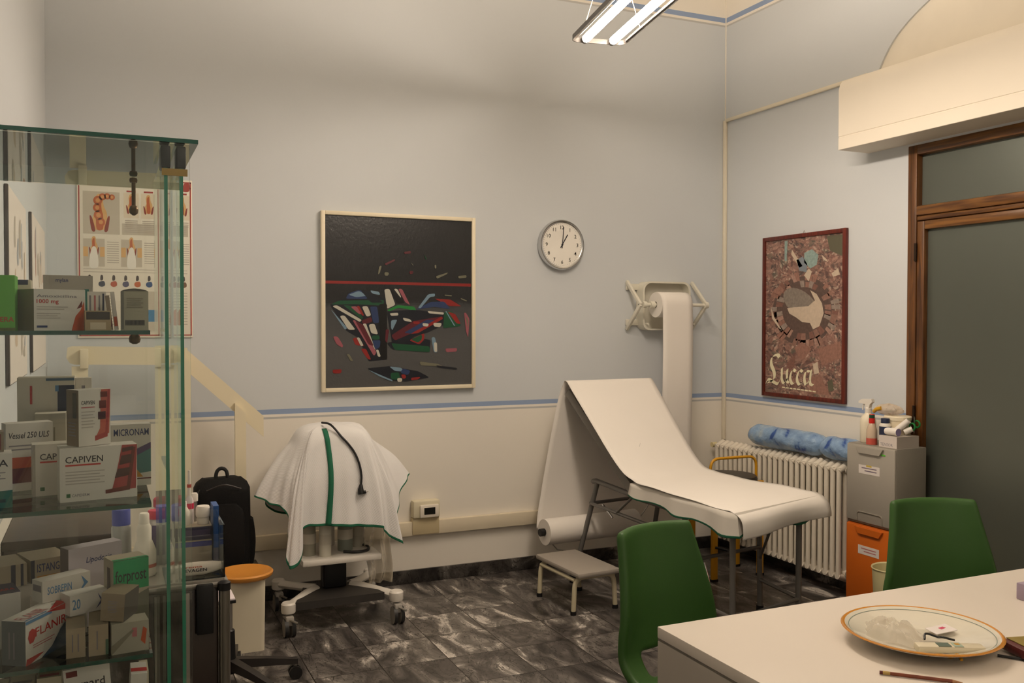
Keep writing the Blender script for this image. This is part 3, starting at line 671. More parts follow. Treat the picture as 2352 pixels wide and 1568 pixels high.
# ------------------------------------------------------------------ cable trunking and thermostat
b = MB(); b.box((XL+.02, YB-.035, .278), (2.52, YB-.001, .358), mat('cream trunking', '#e4d8bf', .5), .004)
single('cable_trunking', b, 'long cream plastic cable trunking running low along the back wall', 'trunking', (1.1, YB, .278))
th = thing('wall_thermostat', 'cream wall box with small black display above the cable trunking', 'thermostat', (1.69, YB-.036, .285))
b = MB(); b.box((-.08, -.008, 0), (.08, .035, .095), mat('beige cover plate', '#cdbd97', .5), .003); part('cover_plate', b, th)
b = MB(); b.box((-.08, -.022, .096), (.08, .035, .195), CREAM, .008); part('housing', b, th)
b = MB(); b.box((-.044, -.034, .098), (.070, -.020, .172), mat('pale bezel', '#efe6d6', .4), .010); part('bezel', b, th)
b = MB(); b.box((-.020, -.0355, .117), (.046, -.033, .156), mat('dark display', '#141612', .2)); part('display', b, th)

# ------------------------------------------------------------------ cream handrail by the back wall
hr = thing('wooden_handrail', 'cream painted board handrail, level at the left then sloping down before the back wall', 'handrail', (.3, 4.8, 0))
y0, y1 = 4.80, 4.825
b = MB(); b.prism([(-.155,1.33),(-.14,1.305),(-.12,1.298),(.385,1.287),(.385,1.372),(-.13,1.385),(-.15,1.378)], y0, y1, TAN); part('top_rail', b, hr, True)
b = MB(); b.prism([(.372,1.373),(.752,1.019),(.752,.912),(.372,1.266)], y0-.002, y1, TAN); part('sloping_rail', b, hr, True)
for pl in ([(-.132,0),(-.062,0),(-.062,1.29),(-.132,1.29)], [(.352,0),(.398,0),(.398,1.30),(.352,1.35)], [(.608,0),(.661,0),(.661,1.040),(.608,1.090)]):
    b = MB(); b.prism(pl, y0-.03, y0-.003, TAN); part('post', b, hr, True)
b = MB(); b.box((-.096, y0-.048, 1.28), (-.06, y0-.004, 1.372), TAN, .004); part('bracket', b, hr, True)

# ------------------------------------------------------------------ paper towel dispenser on the wall
dp = thing('paper_roll_dispenser', 'cream wall bracket holding a white paper roll that hangs down behind the couch', 'dispenser', (3.27, YB, 1.46))
DC = mat('pale cream plastic', '#dedacb', .5)
b = MB()
op = rounded([(-.155,0,-.01),(.205,0,-.01),(.205,0,.30),(-.155,0,.30)], .06, 5, True)
# back tray: rounded square shell
b.add([(p.x, -.004, p.z) for p in op] + [(p.x, -.085, p.z) for p in op] + [(p.x*.93+.002, -.085, (p.z-.145)*.93+.145) for p in op] + [(p.x*.93+.002, -.012, (p.z-.145)*.93+.145) for p in op],
      [tuple(range(len(op)))] + [(i, (i+1) % len(op), len(op)+(i+1) % len(op), len(op)+i) for i in range(len(op))] + [(len(op)+i, len(op)+(i+1) % len(op), 2*len(op)+(i+1) % len(op), 2*len(op)+i) for i in range(len(op))]
      + [(2*len(op)+i, 2*len(op)+(i+1) % len(op), 3*len(op)+(i+1) % len(op), 3*len(op)+i) for i in range(len(op))] + [tuple(range(3*len(op), 4*len(op)))[::-1]], DC)
b.box((-.235,-.022,.245), (-.14,-.002,.285), DC, .004); b.box((-.235,-.022,.02), (-.14,-.002,.06), DC, .004); part('back_tray', b, dp)
for s in (-1, 1):
    x = -.20 if s < 0 else .262
    b = MB()
    for (p, q) in (((x-.03*(s < 0), -.012, .300), (x, -.175, .150)), ((x-.03*(s < 0), -.012, -.005), (x, -.175, .150))):
        d = (Vector(q)-Vector(p)); L_ = d.length; ang = math.atan2(d.z, -d.y)
        X = Matrix.Translation(p) @ Matrix.Rotation(-ang, 4, 'X'); b.box((-.009, -L_, -.012), (.009, .0, .012), DC, .003, X=X)
    b.cyl((x-.012, -.172, .150), (x+.012, -.172, .150), .020, DC); part('side_arm', b, dp)
b = MB(); b.cyl((-.20, -.165, .150), (.262, -.165, .150), .011, DC); b.cyl((-.155, -.165, .150), (-.125, -.165, .150), .022, DC); part('spindle', b, dp)
for x in (-.13, .215):
    b = MB(); b.cyl((x, -.02, .035), (x, -.11, .030), .007, DC, seg=10); part('peg', b, dp)
rl = thing('paper_roll', 'white paper roll on the wall bracket with its strip hanging to couch height', 'paper roll', (3.27, YB-.165, 1.61))
b = MB(); prf = [(.020,0),(.020,.0),(.078,0),(.078,.225),(.020,.225)]
b.lathe([(.020,-.115),(.078,-.115),(.078,.110),(.020,.110),(.020,-.115)], PAPER, seg=48, X=Matrix.Rotation(pi/2, 4, 'Y'), cap0=False, cap1=False); part('roll', b, rl)
b = MB()
def strip(u, v):
    x = -.113 + .221*u
    if v < .12:
        a = pi/2 + (v/.12)*pi/2; return Vector((x, .080*cos(a), .080*sin(a)))
    t = (v-.12)/.88; return Vector((x, -.080 - .006*sin(t*5) + .004*sin(u*6+t*3)*t, -t*.98))
b.grid(strip, 6, 40, PAPER); o = part('hanging_strip', b, rl, recalc=False); solid(o, .0012)

# ------------------------------------------------------------------ radiator
RADW = mat('radiator cream enamel', '#e9e0d0', .35, 0, .03)
ra = thing('column_radiator', 'cream cast-iron column radiator along the right wall under two blue rolls', 'radiator', (3.70, 3.79, .09))
NS = 24; dy = (4.93-3.80)/NS; first = None
for i in range(NS):
    if first is None:
        b = MB()
        for x in (-.045, .0, .045):
            b.tube([(x, 0, .02), (x, 0, .62)], [.0145, .0145], RADW, 10)
        for z in (.03, .60): b.tube([(-.052, 0, z), (0, 0, z+(.026 if z > .3 else -.018)), (.052, 0, z)], [.018, .022, .018], RADW, 10)
        for z in (.04, .605): b.cyl((0, -dy/2, z), (0, dy/2, z), .020, RADW, seg=12)
        b.box((-.05, -.012, .022), (-.042, .012, .60), RADW, .003)
        first = part('radiator_section', b, ra); first.location = (0, .02, 0)
    else:
        c = first.copy(); COL.objects.link(c); c.parent = ra; c.location = (0, .02+i*dy, 0)
b = MB(); b.cyl((0, NS*dy-.01, .605), (0, NS*dy+.045, .605), .012, RADW); b.cyl((0, NS*dy+.045, .605), (-.035, NS*dy+.045, .605), .017, mat('cream valve', '#dccf9f', .4)); part('valve', b, ra)
for y in (.10, 1.0):
    b = MB(); b.box((.02, y-.015, .28), (.105, y+.015, .30), RADW); part('wall_bracket', b, ra)

# blue film-wrapped rolls lying on the radiator
def blue_mat():
    m, t, n, bb = nt('blue plastic film'); L = t.links
    tc = n.new('ShaderNodeTexCoord'); no = n.new('ShaderNodeTexNoise'); no.inputs['Scale'].default_value = 11; no.inputs['Detail'].default_value = 6; no.inputs['Distortion'].default_value = .3
    L.new(tc.outputs['Object'], no.inputs['Vector'])
    cr = n.new('ShaderNodeValToRGB'); e = cr.color_ramp; e.elements[0].position = .33; e.elements[0].color = lin('#33549a'); e.elements[1].position = .7; e.elements[1].color = lin('#a9bccb')
    q = e.elements.new(.39); q.color = lin('#7896bd'); q = e.elements.new(.55); q.color = lin('#90aed0')
    L.new(no.outputs['Fac'], cr.inputs[0]); L.new(cr.outputs[0], bb.inputs['Base Color']); bb.inputs['Roughness'].default_value = .22
    n2 = n.new('ShaderNodeTexNoise'); n2.inputs['Scale'].default_value = 45; n2.inputs['Detail'].default_value = 4; L.new(tc.outputs['Object'], n2.inputs['Vector'])
    bp = n.new('ShaderNodeBump'); bp.inputs['Strength'].default_value = .8; bp.inputs['Distance'].default_value = .008
    L.new(n2.outputs['Fac'], bp.inputs['Height']); L.new(bp.outputs['Normal'], bb.inputs['Normal']); return m
BLU = blue_mat()
def blue_roll(y0, y1, r, z, label, x=3.71, tail=True):
    b = MB(); L_ = y1-y0
    def fn(u, v):
        a = 2*pi*u; e = min(v, 1-v)*L_
        rr = r*min(1, .35+ (max(0, 1-(1-min(1, e/.07))**2))**.5*.65) * (1+.035*sin(3*a+v*11)+.02*sin(7*a+23*v))
        return Vector((x+rr*cos(a), y0+v*L_, z+rr*sin(a)*.92))
    b.grid(fn, 30, 30, BLU, closed_u=True)
    b.add([fn(i/30, 0) for i in range(30)], [tuple(range(30))], BLU); b.add([fn(i/30, 1) for i in range(30)], [tuple(range(30))], BLU)
    o = single('plastic_wrapped_roll', b, label, 'wrapped roll', (x, (y0+y1)/2, z-r), group='blue rolls on the radiator'); return o
blue_roll(3.985, 4.60, .070, .807, 'long roll wrapped in pale blue plastic film lying on the radiator')
blue_roll(3.70, 3.980, .068, .805, 'short roll in blue film beside the grey flap bin on the radiator')

# ------------------------------------------------------------------ corner stool with yellow frame
YEL = mat('yellow enamel', '#d59a1c', .4); st = thing('yellow_frame_stool', 'black-topped stool with yellow metal legs and low loop back in the corner', 'stool', (3.39, 4.45, 0))
b = MB(); b.lathe([(.16,.555),(.178,.562),(.182,.578),(.175,.594),(.12,.602),(.02,.603)], mat('brown black seat vinyl', '#2a211b', .4), seg=40); part('seat', b, st)
b = MB(); b.tube(rounded([(-.165,-.07,.565),(-.165,-.07,.705),(.165,-.07,.705),(.165,-.07,.565)], .06, 6), .0085, YEL); part('backrest_loop', b, st)
for sx in (-1, 1):
    for sy in (-1, 1):
        b = MB(); X = Matrix.Translation((sx*.165, sy*.11, 0)); b.box((-.019, -.010, .012), (.019, .010, .565), YEL, .003, X=X); b.box((-.021, -.012, 0), (.021, .012, .014), BLK, X=X); part('leg', b, st)
b = MB(); b.tube([(-.165,-.12,.20),(-.10,-.175,.185),(0,-.19,.18),(.10,-.175,.185),(.165,-.12,.20)], .007, BLK); part('foot_ring', b, st)

# ------------------------------------------------------------------ examination couch
CP = dict(hn=Vector((2.528,4.118,.66)), hf=Vector((3.118,4.291,.66)), fn=Vector((2.545,3.270,.66)), ff=Vector((3.205,3.470,.66)), tn=Vector((2.463,4.736,1.145)), tf=Vector((3.067,4.772,1.146)))
co = thing('examination_couch', 'grey tubular medical examination couch with raised backrest beside the radiator', 'couch', (2.84, 3.8, 0))
VIN = mat('grey couch vinyl', '#77726b', .5)
def slab(a, b_, c, d, th, mt, mb, dz=0):
    n = (b_-a).cross(d-a).normalized(); n = n if n.z > 0 else -n
    T = [p + Vector((0,0,dz)) for p in (a, b_, c, d)]; B = [p - n*th for p in T]
    mb.add(T+B, [(0,1,2,3),(7,6,5,4),(0,4,5,1),(1,5,6,2),(2,6,7,3),(3,7,4,0)], mt)
def ins(a, b_, t): return a + (b_-a)*t
b = MB(); slab(ins(CP['fn'],CP['ff'],.03), ins(CP['ff'],CP['fn'],.05), ins(CP['hf'],CP['hn'],.03), ins(CP['hn'],CP['hf'],.03), .05, VIN, b, -.008); part('seat_pad', b, co, True)
b = MB(); slab(ins(CP['hn'],CP['hf'],.03), ins(CP['hf'],CP['hn'],.03), ins(CP['tf'],CP['tn'],.03), ins(CP['tn'],CP['tf'],.03), .045, VIN, b, -.034); part('backrest_pad', b, co, True)
fr = [Vector((2.575,3.33,.575)), Vector((3.10,3.47,.575)), Vector((3.09,4.24,.575)), Vector((2.57,4.14,.575))]
b = MB(); b.tube(rounded(fr, .04, 4, True), .014, GREYTUBE, 10, True)
b.tube([Vector((2.56,4.13,.585)), Vector((2.60,4.62,.585)), Vector((2.62,4.69,.57))], .014, GREYTUBE); b.tube([Vector((3.09,4.24,.585)), Vector((3.08,4.70,.57))], .014, GREYTUBE); part('bed_frame', b, co, True)
LEGS = [[(2.575,3.33,.565),(2.565,3.315,.012)], [(3.06,3.45,.565),(3.05,3.44,.012)], [(2.575,3.70,.565),(2.57,3.67,.012)], [(3.09,3.78,.565),(3.09,3.77,.012)], [(2.60,4.60,.585),(2.47,4.66,.012)], [(3.08,4.66,.585),(3.02,4.72,.012)]]
for L_ in LEGS:
    b = MB(); b.tube(L_, .0145, GREYTUBE, 10); e = Vector(L_[1]); b.cyl(e+Vector((0,0,-.012)), e+Vector((0,0,.03)), .019, BLK, seg=12); part('leg', b, co, True)
b = MB()
for p, q in (((2.57,3.68,.345),(3.09,3.77,.345)), ((2.567,3.315,.17),(3.05,3.44,.17)), ((2.57,3.67,.175),(2.567,3.32,.175)), ((3.09,3.77,.175),(3.05,3.44,.175)), ((2.555,4.61,.46),(3.06,4.68,.46)), ((2.575,3.70,.45),(2.56,4.61,.46))):
    b = MB(); b.tube([p, q], .010, GREYTUBE, 8); part('crossbar', b, co, True)
for p, q in (((2.98,3.52,.565),(3.10,3.80,.25)), ((2.55,4.15,.57),(2.56,4.32,.46)), ((2.72,4.20,.60),(2.72,4.50,.86)), ((2.95,4.25,.60),(2.95,4.52,.86))): 
    b = MB(); b.tube([p, q], .007, GREYTUBE, 8); part('strut', b, co, True)
for p, q in (((2.66,3.66,.335),(2.66,3.62,.25)), ((2.62,4.58,.455),(2.64,4.50,.39))):
    b = MB(); b.tube([p, q], .006, CHR, 8); part('release_lever', b, co, True, 'chrome lever')

# fitted sheet with green hem over the seat pad
SHEET = weave_mat('white waffle cotton', '#f0eeec', '#e0dedd', 900); SHEETP = mat('grey white cotton', '#cfc9bf', .9, 0, .03, bump=.1, bs=40); HEM = mat('green hem', '#1c6a4c', .8)
b = MB()
peri = []
def lerp(a, b_, t): return a*(1-t)+b_*t
K = 26
for t in range(K): peri.append((lerp(CP['hn'], CP['fn'], t/K), Vector((-1,.05,0)), .060+.045*(t/K)))
for t in range(K): peri.append((lerp(CP['fn'], CP['ff'], t/K), Vector((.25,-1,0)), .105))
for t in range(K+1): peri.append((lerp(CP['ff'], CP['hf'], t/K), Vector((1,0,0)), .105-.03*(t/K)))
NP = len(peri); v = []; f = []; ms = []
rows = [0, .25, .5, .75, .90, 1.0]
for i, (p, n, d) in enumerate(peri):
    n = n.normalized(); wv = .5+.5*sin(i*.83)*sin(i*.31+1)
    for r in rows: v.append(p + n*(.006+.020*r*wv+.004*r) + Vector((0,0,-.004-d*r*(1+.12*sin(i*.6)))))
R_ = len(rows)
for i in range(NP-1):
    for r in range(R_-1): f.append((i*R_+r, i*R_+r+1, (i+1)*R_+r+1, (i+1)*R_+r)); ms.append(HEM if r == R_-2 else SHEETP)
b.add(v, f, ms); top = [v[i*R_] for i in range(NP)]; b.add(top, [tuple(range(NP))], SHEETP)
o = single('couch_sheet', b, 'pale cotton sheet with green hem tucked over the couch seat under the paper', 'sheet', (2.84, 3.7, .55)); solid(o, .002)

# wide paper: roll under the head end, sheet up over the backrest and down the couch
pr = thing('couch_paper_roll', 'wide white couch paper running from a floor-level roll over the backrest to the foot', 'couch paper', (2.61, 4.70, .22))
RX = Matrix.Translation((2.615, 4.71, .300)) @ Matrix.Rotation(radians(4), 4, 'Z') @ Matrix.Rotation(pi/2, 4, 'Y')
b = MB(); b.lathe([(.022,-.315),(.074,-.315),(.074,.315),(.022,.315),(.022,-.315)], PAPER, seg=40, X=RX, cap0=False, cap1=False); part('roll', b, pr, True)
b = MB(); b.cyl((2.275,4.688,.300), (2.955,4.733,.300), .012, STEEL, seg=12); b.cyl((2.272,4.688,.300), (2.296,4.69,.300), .022, BLK, seg=14); b.cyl((2.935,4.731,.300), (2.958,4.733,.300), .022, BLK, seg=14)
b.tube([(2.285,4.69,.30),(2.37,4.66,.20),(2.47,4.65,.18)], .004, STEEL, 6); b.tube([(2.95,4.732,.30),(3.00,4.71,.38),(3.04,4.70,.46)], .004, STEEL, 6); part('axle', b, pr, True)
ctl = [  # (near edge, far edge) pairs along the sheet
 ((2.300,4.790,.300),(2.925,4.830,.300)), ((2.315,4.800,.40),(2.94,4.835,.40)), ((2.37,4.80,.70),(2.99,4.835,.70)), ((2.43,4.785,1.02),(3.045,4.82,1.02)), ((2.455,4.765,1.13),(3.065,4.80,1.13)),
 ((2.462,4.735,1.158),(3.068,4.770,1.158)), ((2.470,4.66,1.095),(3.075,4.705,1.095)), ((2.488,4.46,.925),(3.09,4.55,.925)), ((2.502,4.30,.790),(3.10,4.40,.775)), ((2.515,4.19,.708),(3.11,4.30,.694)),
 ((2.522,4.10,.678),(3.115,4.22,.674)), ((2.515,3.98,.668),(3.125,4.10,.668)), ((2.520,3.80,.666),(3.14,3.95,.667)), ((2.53,3.55,.664),(3.18,3.70,.666)), ((2.537,3.36,.662),(3.20,3.54,.664)), ((2.543,3.275,.655),(3.212,3.47,.658)),
 ((2.552,3.243,.630),(3.222,3.435,.630)), ((2.557,3.238,.585),(3.228,3.425,.590)), ((2.560,3.245,.545),(3.230,3.43,.560))]
na = smooth_path([c[0] for c in ctl], 5); fa = smooth_path([c[1] for c in ctl], 5); NN = len(na)-1
b = MB()
def pfn(u, v):
    i = min(NN, int(round(v*NN))); p = na[i]*(1-u)+fa[i]*u
    if 50 < i < 74: p = p + Vector((0,0,.0025*sin(u*9+i*.35)+.002*sin(i*.8)))
    if i >= 76: p = p + Vector((.0,-.016*sin(u*7+.5)*((i-76)/14), .0))
    if i < 20: p = p + Vector((0, .006*sin(u*6.2), 0))
    return p
b.grid(pfn, 18, NN, PAPER); o = part('paper_sheet', b, pr, True, recalc=False, angle=60); solid(o, .0012)

# ------------------------------------------------------------------ step stool
ss = thing('step_stool', 'low metal step stool with grey rectangular top beside the couch', 'step stool', (2.31, 4.33, 0), radians(3))
STC = mat('cream enamel tube', '#c9bfa2', .4); b = MB(); b.box((-.125, -.24, .195), (.135, .22, .222), mat('grey step tread', '#9b9389', .6), .010); part('tread', b, ss)
for y in (-.19, .17):
    b = MB(); b.tube(rounded([(-.125, y, .014), (-.115, y, .188), (.12, y, .188), (.13, y, .014)], .05, 6), .013, STC)
    for x in (-.125, .13): b.cyl((x, y, 0), (x, y, .02), .016, BLK, seg=12)
    part('leg_loop', b, ss)
for x in (-.115, .12):
    b = MB(); b.tube([(x,-.19,.175), (x,.17,.175)], .010, STC); part('side_rail', b, ss)

# ------------------------------------------------------------------ covered machine on its trolley
tr = thing('machine_trolley', 'white wheeled medical trolley on four castors carrying a machine hidden under a cloth', 'trolley', (1.07, 4.62, 0))
WE = mat('white enamel', '#e8e2d8', .35); DGR = mat('dark grey panel', '#35322f', .5)
b = MB(); b.prism([(-.235,-.215),(.205,-.215),(.14,.03),(-.15,.03)], .118, .155, DGR, 'xy'); part('base_plate', b, tr)
CASTERS = [(-.265,-.20),(.265,-.22),(-.24,.22),(.25,.22)]
for (x, y) in CASTERS:
    s = 1 if x > 0 else -1
    b = MB(); pts = [Vector((s*.09, .0 if y < 0 else .02, .15)), Vector((s*.14, y*.25, .15)), Vector((x, y, .135))]
    P = smooth_path(pts, 5); b.tube(P, [.026]*len(P), WE, 10, ry=.020); b.lathe([(.032,-.028),(.035,-.02),(.035,.014),(.028,.022)], WE, (x, y, .137), 16); arm = part('base_arm', b, tr)
    b = MB(); b.cyl((x, y, .06), (x, y, .115), .010, STEEL, seg=10); b.box((x-.020, y-.045, .055), (x+.020, y+.005, .100), mat('grey castor housing', '#a8a39b', .4), .008)
    for q in (-.017, .017): b.cyl((x+q-.009, y-.02, .043), (x+q+.009, y-.02, .043), .043, mat('dark castor tyre', '#2b2a29', .5), seg=24, capm=mat('grey castor hub', '#9a958c', .4))
    b.tube([(x, y-.045, .085), (x+.03, y-.075, .075)], .006, STEEL, 8); part('castor', b, tr)
b = MB(); b.box((-.055,-.05,.16), (.055,.05,.315), BLK, .006); b.box((-.062,-.02,.16),(-.052,.02,.315),DGR); part('column', b, tr)
b = MB(); b.box((-.19,-.17,.308), (.205,.20,.338), WE, .008); part('lower_tray', b, tr)
b = MB(); b.box((-.03,.10,.338), (.03,.14,.60), WE, .004); b.box((-.20,-.15,.58), (.20,.17,.61), WE, .006); part('upper_tray', b, tr)
mc = thing('covered_machine', 'boxy grey machine barely showing beneath the white green-hemmed cloth', 'machine', (1.07, 4.63, .61))
b = MB(); b.box((-.165,-.11,0), (.15,.13,.270), mat('grey machine shell', '#b9b6aa', .45), .015); part('body', b, mc)
b = MB(); b.box((-.145,-.1115,.04), (.13,-.109,.24), mat('dark machine panel', '#3a3d3c', .3)); part('front_panel', b, mc)
for i, (x, y, r, h, hx, lb) in enumerate(((-.065,-.10,.030,.185,'#d9d5c6','white cylinder standing at the front of the trolley tray'), (-.135,-.05,.033,.21,'#a5a393','grey canister at the left of the trolley tray'), (.055,-.02,.038,.20,'#8f958a','greenish grey canister behind the black cable on the trolley tray'), (.135,.04,.036,.215,'#c7c2b2','pale canister at the right of the trolley tray'))):
    b = MB(); b.lathe([(r*.96,0),(r,.006),(r,h-.02),(r*.85,h-.004),(r*.5,h)], mat('canister %s' % hx, hx, .45), (1.07+x, 4.62+y, .338)); b.lathe([(r*1.02,.06),(r*1.02,.11)], mat('canister label', '#6a8b76' if i == 2 else '#cfcabb', .6), (1.07+x, 4.62+y, .338), cap0=False, cap1=False)
    single('canister', b, lb, 'canister', (1.07+x, 4.62+y, .338), group='canisters on the trolley tray')
b = MB(); b.tube(smooth_path([(1.10,4.53,.348),(1.16,4.50,.347),(1.22,4.52,.347),(1.24,4.60,.347),(1.20,4.68,.347)], 6), .007, BLK, 8)
single('coiled_cable', b, 'black cable curled on the trolley tray', 'cable', (1.18, 4.56, .341))

# the cloth
tp = [(-.165,-.14),(0,-.15),(.15,-.14),(.19,-.02),(.15,.13),(0,.15),(-.17,.13),(-.20,0)]
#  hem points: (x, y, z) around, starting front-left, counted anticlockwise seen from above
hemp = [(-.262,-.235,.330),(-.215,-.255,.362),(-.19,-.205,.500),(-.10,-.215,.508),(.00,-.225,.502),(.10,-.235,.492),(.185,-.24,.480),(.225,-.245,.440),(.290,-.255,.395),(.270,-.205,.470),(.300,-.14,.55),(.385,-.02,.665),(.40,.04,.69),(.33,.14,.60),(.25,.23,.50),(.10,.27,.47),(-.08,.27,.47),(-.24,.25,.50),(-.34,.10,.60),(-.385,-.02,.645),(-.34,-.10,.615),(-.26,-.15,.585),(-.27,-.20,.44)]
topp = [(-.160,-.135,.905),(-.158,-.15,.90),(-.14,-.155,.91),(-.08,-.155,.925),(.00,-.158,.935),(.07,-.158,.94),(.12,-.158,.93),(.15,-.155,.91),(.165,-.145,.90),(.175,-.10,.90),(.19,-.05,.90),(.195,.0,.90),(.195,.03,.90),(.19,.09,.90),(.16,.15,.90),(.08,.165,.905),(-.06,.165,.905),(-.17,.15,.90),(-.20,.07,.90),(-.205,.0,.90),(-.20,-.05,.90),(-.185,-.10,.90),(-.17,-.125,.90)]
midp = []
for h_, t_ in zip(hemp, topp): midp.append(((h_[0]*.45+t_[0]*.62)*1.06, (h_[1]*.45+t_[1]*.62)*1.05, h_[2]*.42+t_[2]*.58))
H_ = smooth_path([Vector(p) for p in hemp], 8, True); T_ = smooth_path([Vector(p) for p in topp], 8, True); M_ = smooth_path([Vector(p) for p in midp], 8, True); NC = len(H_)
b = MB(); rws = []
crown = [(.0,.985),(.35,.985),(.62,.978),(.85,.962)]
ctr = Vector((.0, .0, 0))
for k, zz in crown:
    rws.append([Vector((t.x*k, t.y*k, zz + .006*sin(i*.21)*k)) for i, t in enumerate(T_)])
for s_ in [0, .06, .14, .24, .34, .45, .56, .67, .78, .88, .955, .972, 1.0]:
    r = []
    for i in range(NC):
        a, m_, h_ = T_[i], M_[i], H_[i]
        if s_ < .5: u = s_/.5; p = a*(1-u)+m_*u + (a*0)
        else: u = (s_-.5)/.5; p = m_*(1-u)+h_*u
        q = a*(1-s_)**2 + m_*2*s_*(1-s_) + h_*s_**2; p = p*.4+q*.6
        d = Vector((p.x, p.y, 0)); d = d.normalized() if d.length > 1e-6 else d
        r.append(p + d*(.010*sin(i*.42+.6)*s_ + .006*sin(i*.95)*s_ + .007*sin(i*.17+s_*7)*s_*(1-s_)*2))
    rws.append(r)
base = len(rws); v = [p for r in rws for p in r]; f = []; ms = []
for j in range(base-1):
    for i in range(NC):
        f.append((j*NC+i, j*NC+(i+1) % NC, (j+1)*NC+(i+1) % NC, (j+1)*NC+i))
        a_ = Vector(rws[j][i]); g = (j == base-2)
        x = (rws[min(j+1, base-1)][i].x + rws[j][i].x)/2; front = rws[max(j, 4)][i].y < -.11
        ms.append(HEM if g else SHEET)
cb = MB(); cb.add(v, f, ms)
cl = single('cloth_cover', MB().add([p+Vector((1.07,4.63,0)) for p in v], f, ms), 'white woven cloth with green hem and green stripe draped over the machine', 'cloth', (1.07, 4.63, .61), angle=80)
solid(cl, .0025); SUBS = cl.modifiers.new('soft', 'SUBSURF'); SUBS.levels = 1; SUBS.render_levels = 1
bvh = BVHTree.FromPolygons([p+Vector((1.07,4.63,0)) for p in v], f)
def on_cloth(x, z, off):
    h = bvh.ray_cast(Vector((x, 3.9, z)), Vector((0, 1, 0)))
    return (h[0] + Vector((0, -off, 0))) if h[0] is not None else Vector((x, 4.42, z))
sv = []
for k in range(40):
    z = .972 - (.972-.512)*k/39; xx = 1.002+.012*sin(k*.09)
    for dx in (-.012, .012): q = on_cloth(xx+dx, z, .0045); sv.append(q)
b = MB(); b.add(sv, [(2*i, 2*i+1, 2*i+3, 2*i+2) for i in range(39)], HEM); o = part('green_stripe', b, cl, True, recalc=False, angle=80); solid(o, .002)
cp = [on_cloth(x, z, .009) for x, z in ((1.075,.935),(1.105,.90),(1.135,.855),(1.155,.80),(1.163,.745),(1.160,.70))]
cpts = smooth_path([Vector((1.00,4.56,.998)), Vector((1.03,4.50,.992))] + cp, 6)
b = MB(); b.tube(cpts, .0055, BLK, 10); cbt = thing('black_cable', 'black power cable with plug lying over the cloth-covered machine', 'cable', (1.16, cp[-1].y, .66))
part('cord', b, cbt, True)
e = cp[-1]; b = MB(); b.tube([e, e+Vector((-.003,-.004,-.022)), e+Vector((.0,-.006,-.045))], [.008,.014,.017], BLK, 12); b.cyl(e+Vector((0,-.006,-.040)), e+Vector((.022,-.010,-.036)), .008, BLK, seg=12)
for q in (0, .01): b.cyl(e+Vector((.020,-.010+q,-.038)), e+Vector((.034,-.012+q,-.036)), .002, STEEL, seg=8)
part('plug', b, cbt, True)
b = MB()
def hang(u, v):
    x = 1.235+.13*u; z = .62-.47*v
    return Vector((x+.010*sin(v*9), 4.60+.02*sin(u*14+v*4)+.012*sin(v*11+u*5), z))
b.grid(hang, 18, 24, film_mat('clear plastic film', '#cfc4ae', .45))
o = single('plastic_dust_cover', b, 'crumpled clear plastic cover hanging from the right side of the trolley', 'plastic cover', (1.3, 4.6, .15)); solid(o, .0012)

# ------------------------------------------------------------------ glass display cabinet by the left wall
GX0, GX1, GY0, GY1 = XL+.008, .129, 1.40, 1.905
gc = thing('glass_display_cabinet', 'clear glass display cabinet full of medicine boxes, with green-edged sliding panes', 'cabinet', ((GX0+GX1)/2, (GY0+GY1)/2, 0))
def gsheet(b, lo, hi, thin, edges=None, gm=None):
    """glass plate: its two broad faces clear, its cut edges green; thin = index of the thin axis"""
    x0, y0, z0 = lo; x1, y1, z1 = hi
    v = [(x0,y0,z0),(x1,y0,z0),(x1,y1,z0),(x0,y1,z0),(x0,y0,z1),(x1,y0,z1),(x1,y1,z1),(x0,y1,z1)]
    f = [(0,3,2,1),(4,5,6,7),(0,1,5,4),(1,2,6,5),(2,3,7,6),(3,0,4,7)]; ax = [2,2,1,0,1,0]
    b.add(v, f, edges if isinstance(edges, list) else [(gm or GLASS) if a == thin else (edges or GEDGE) for a in ax])
SH = [1.482, 1.234, 1.017, .794, .52]
b = MB(); gsheet(b, (GX0, GY0, 1.757), (GX1, GY1, 1.763), 2); part('top_pane', b, gc, True)
for z in SH:
    b = MB(); gsheet(b, (GX0+.008, GY0+.009, z), (.063, GY1-.01, z+.006), 2); part('shelf', b, gc, True)
PEDGE = glass_mat('polished pane edge', (.62, .70, .64), .1)
b = MB(); gsheet(b, (GX0, GY0+.001, .13), (.117, GY0+.006, 1.756), 1, PEDGE); part('end_pane', b, gc, True)
b = MB(); gsheet(b, (GX0, GY1-.007, .13), (.117, GY1-.002, 1.756), 1, PEDGE); part('end_pane', b, gc, True)
for x in (.083, .104):
    b = MB(); gsheet(b, (x, GY0+.012, .145), (x+.005, GY0+.30, 1.742), 0, [PGLASS, PGLASS, GEDGE2, PGLASS, PGLASS, PGLASS], PGLASS); d = part('sliding_pane', b, gc, True)
    b = MB(); b.box((x-.004, GY0+.010, 1.722), (x+.009, GY0+.05, 1.754), BLK, .002); part('top_runner', b, d, True)
b = MB(); b.box((.080, GY0+.010, 1.711), (.115, GY0+.013, 1.721), mat('yellowed tape', '#b08a35', .5)); part('tape', b, gc, True)
b = MB(); b.box((GX0, GY0, 0), (.125, GY1, .129), mat('black cabinet plinth', '#1a1918', .4), .004); part('plinth', b, gc, True)
BRZ = mat('dull bronze', '#6d5638', .35, .8)
for z in SH:
    b = MB(); b.lathe([(.003,-.0165),(.0075,-.014),(.0088,-.009),(.0075,-.004),(.004,-.0005)], BRZ, (.0465, 1.55, z), 18); part('shelf_stud', b, gc, True)
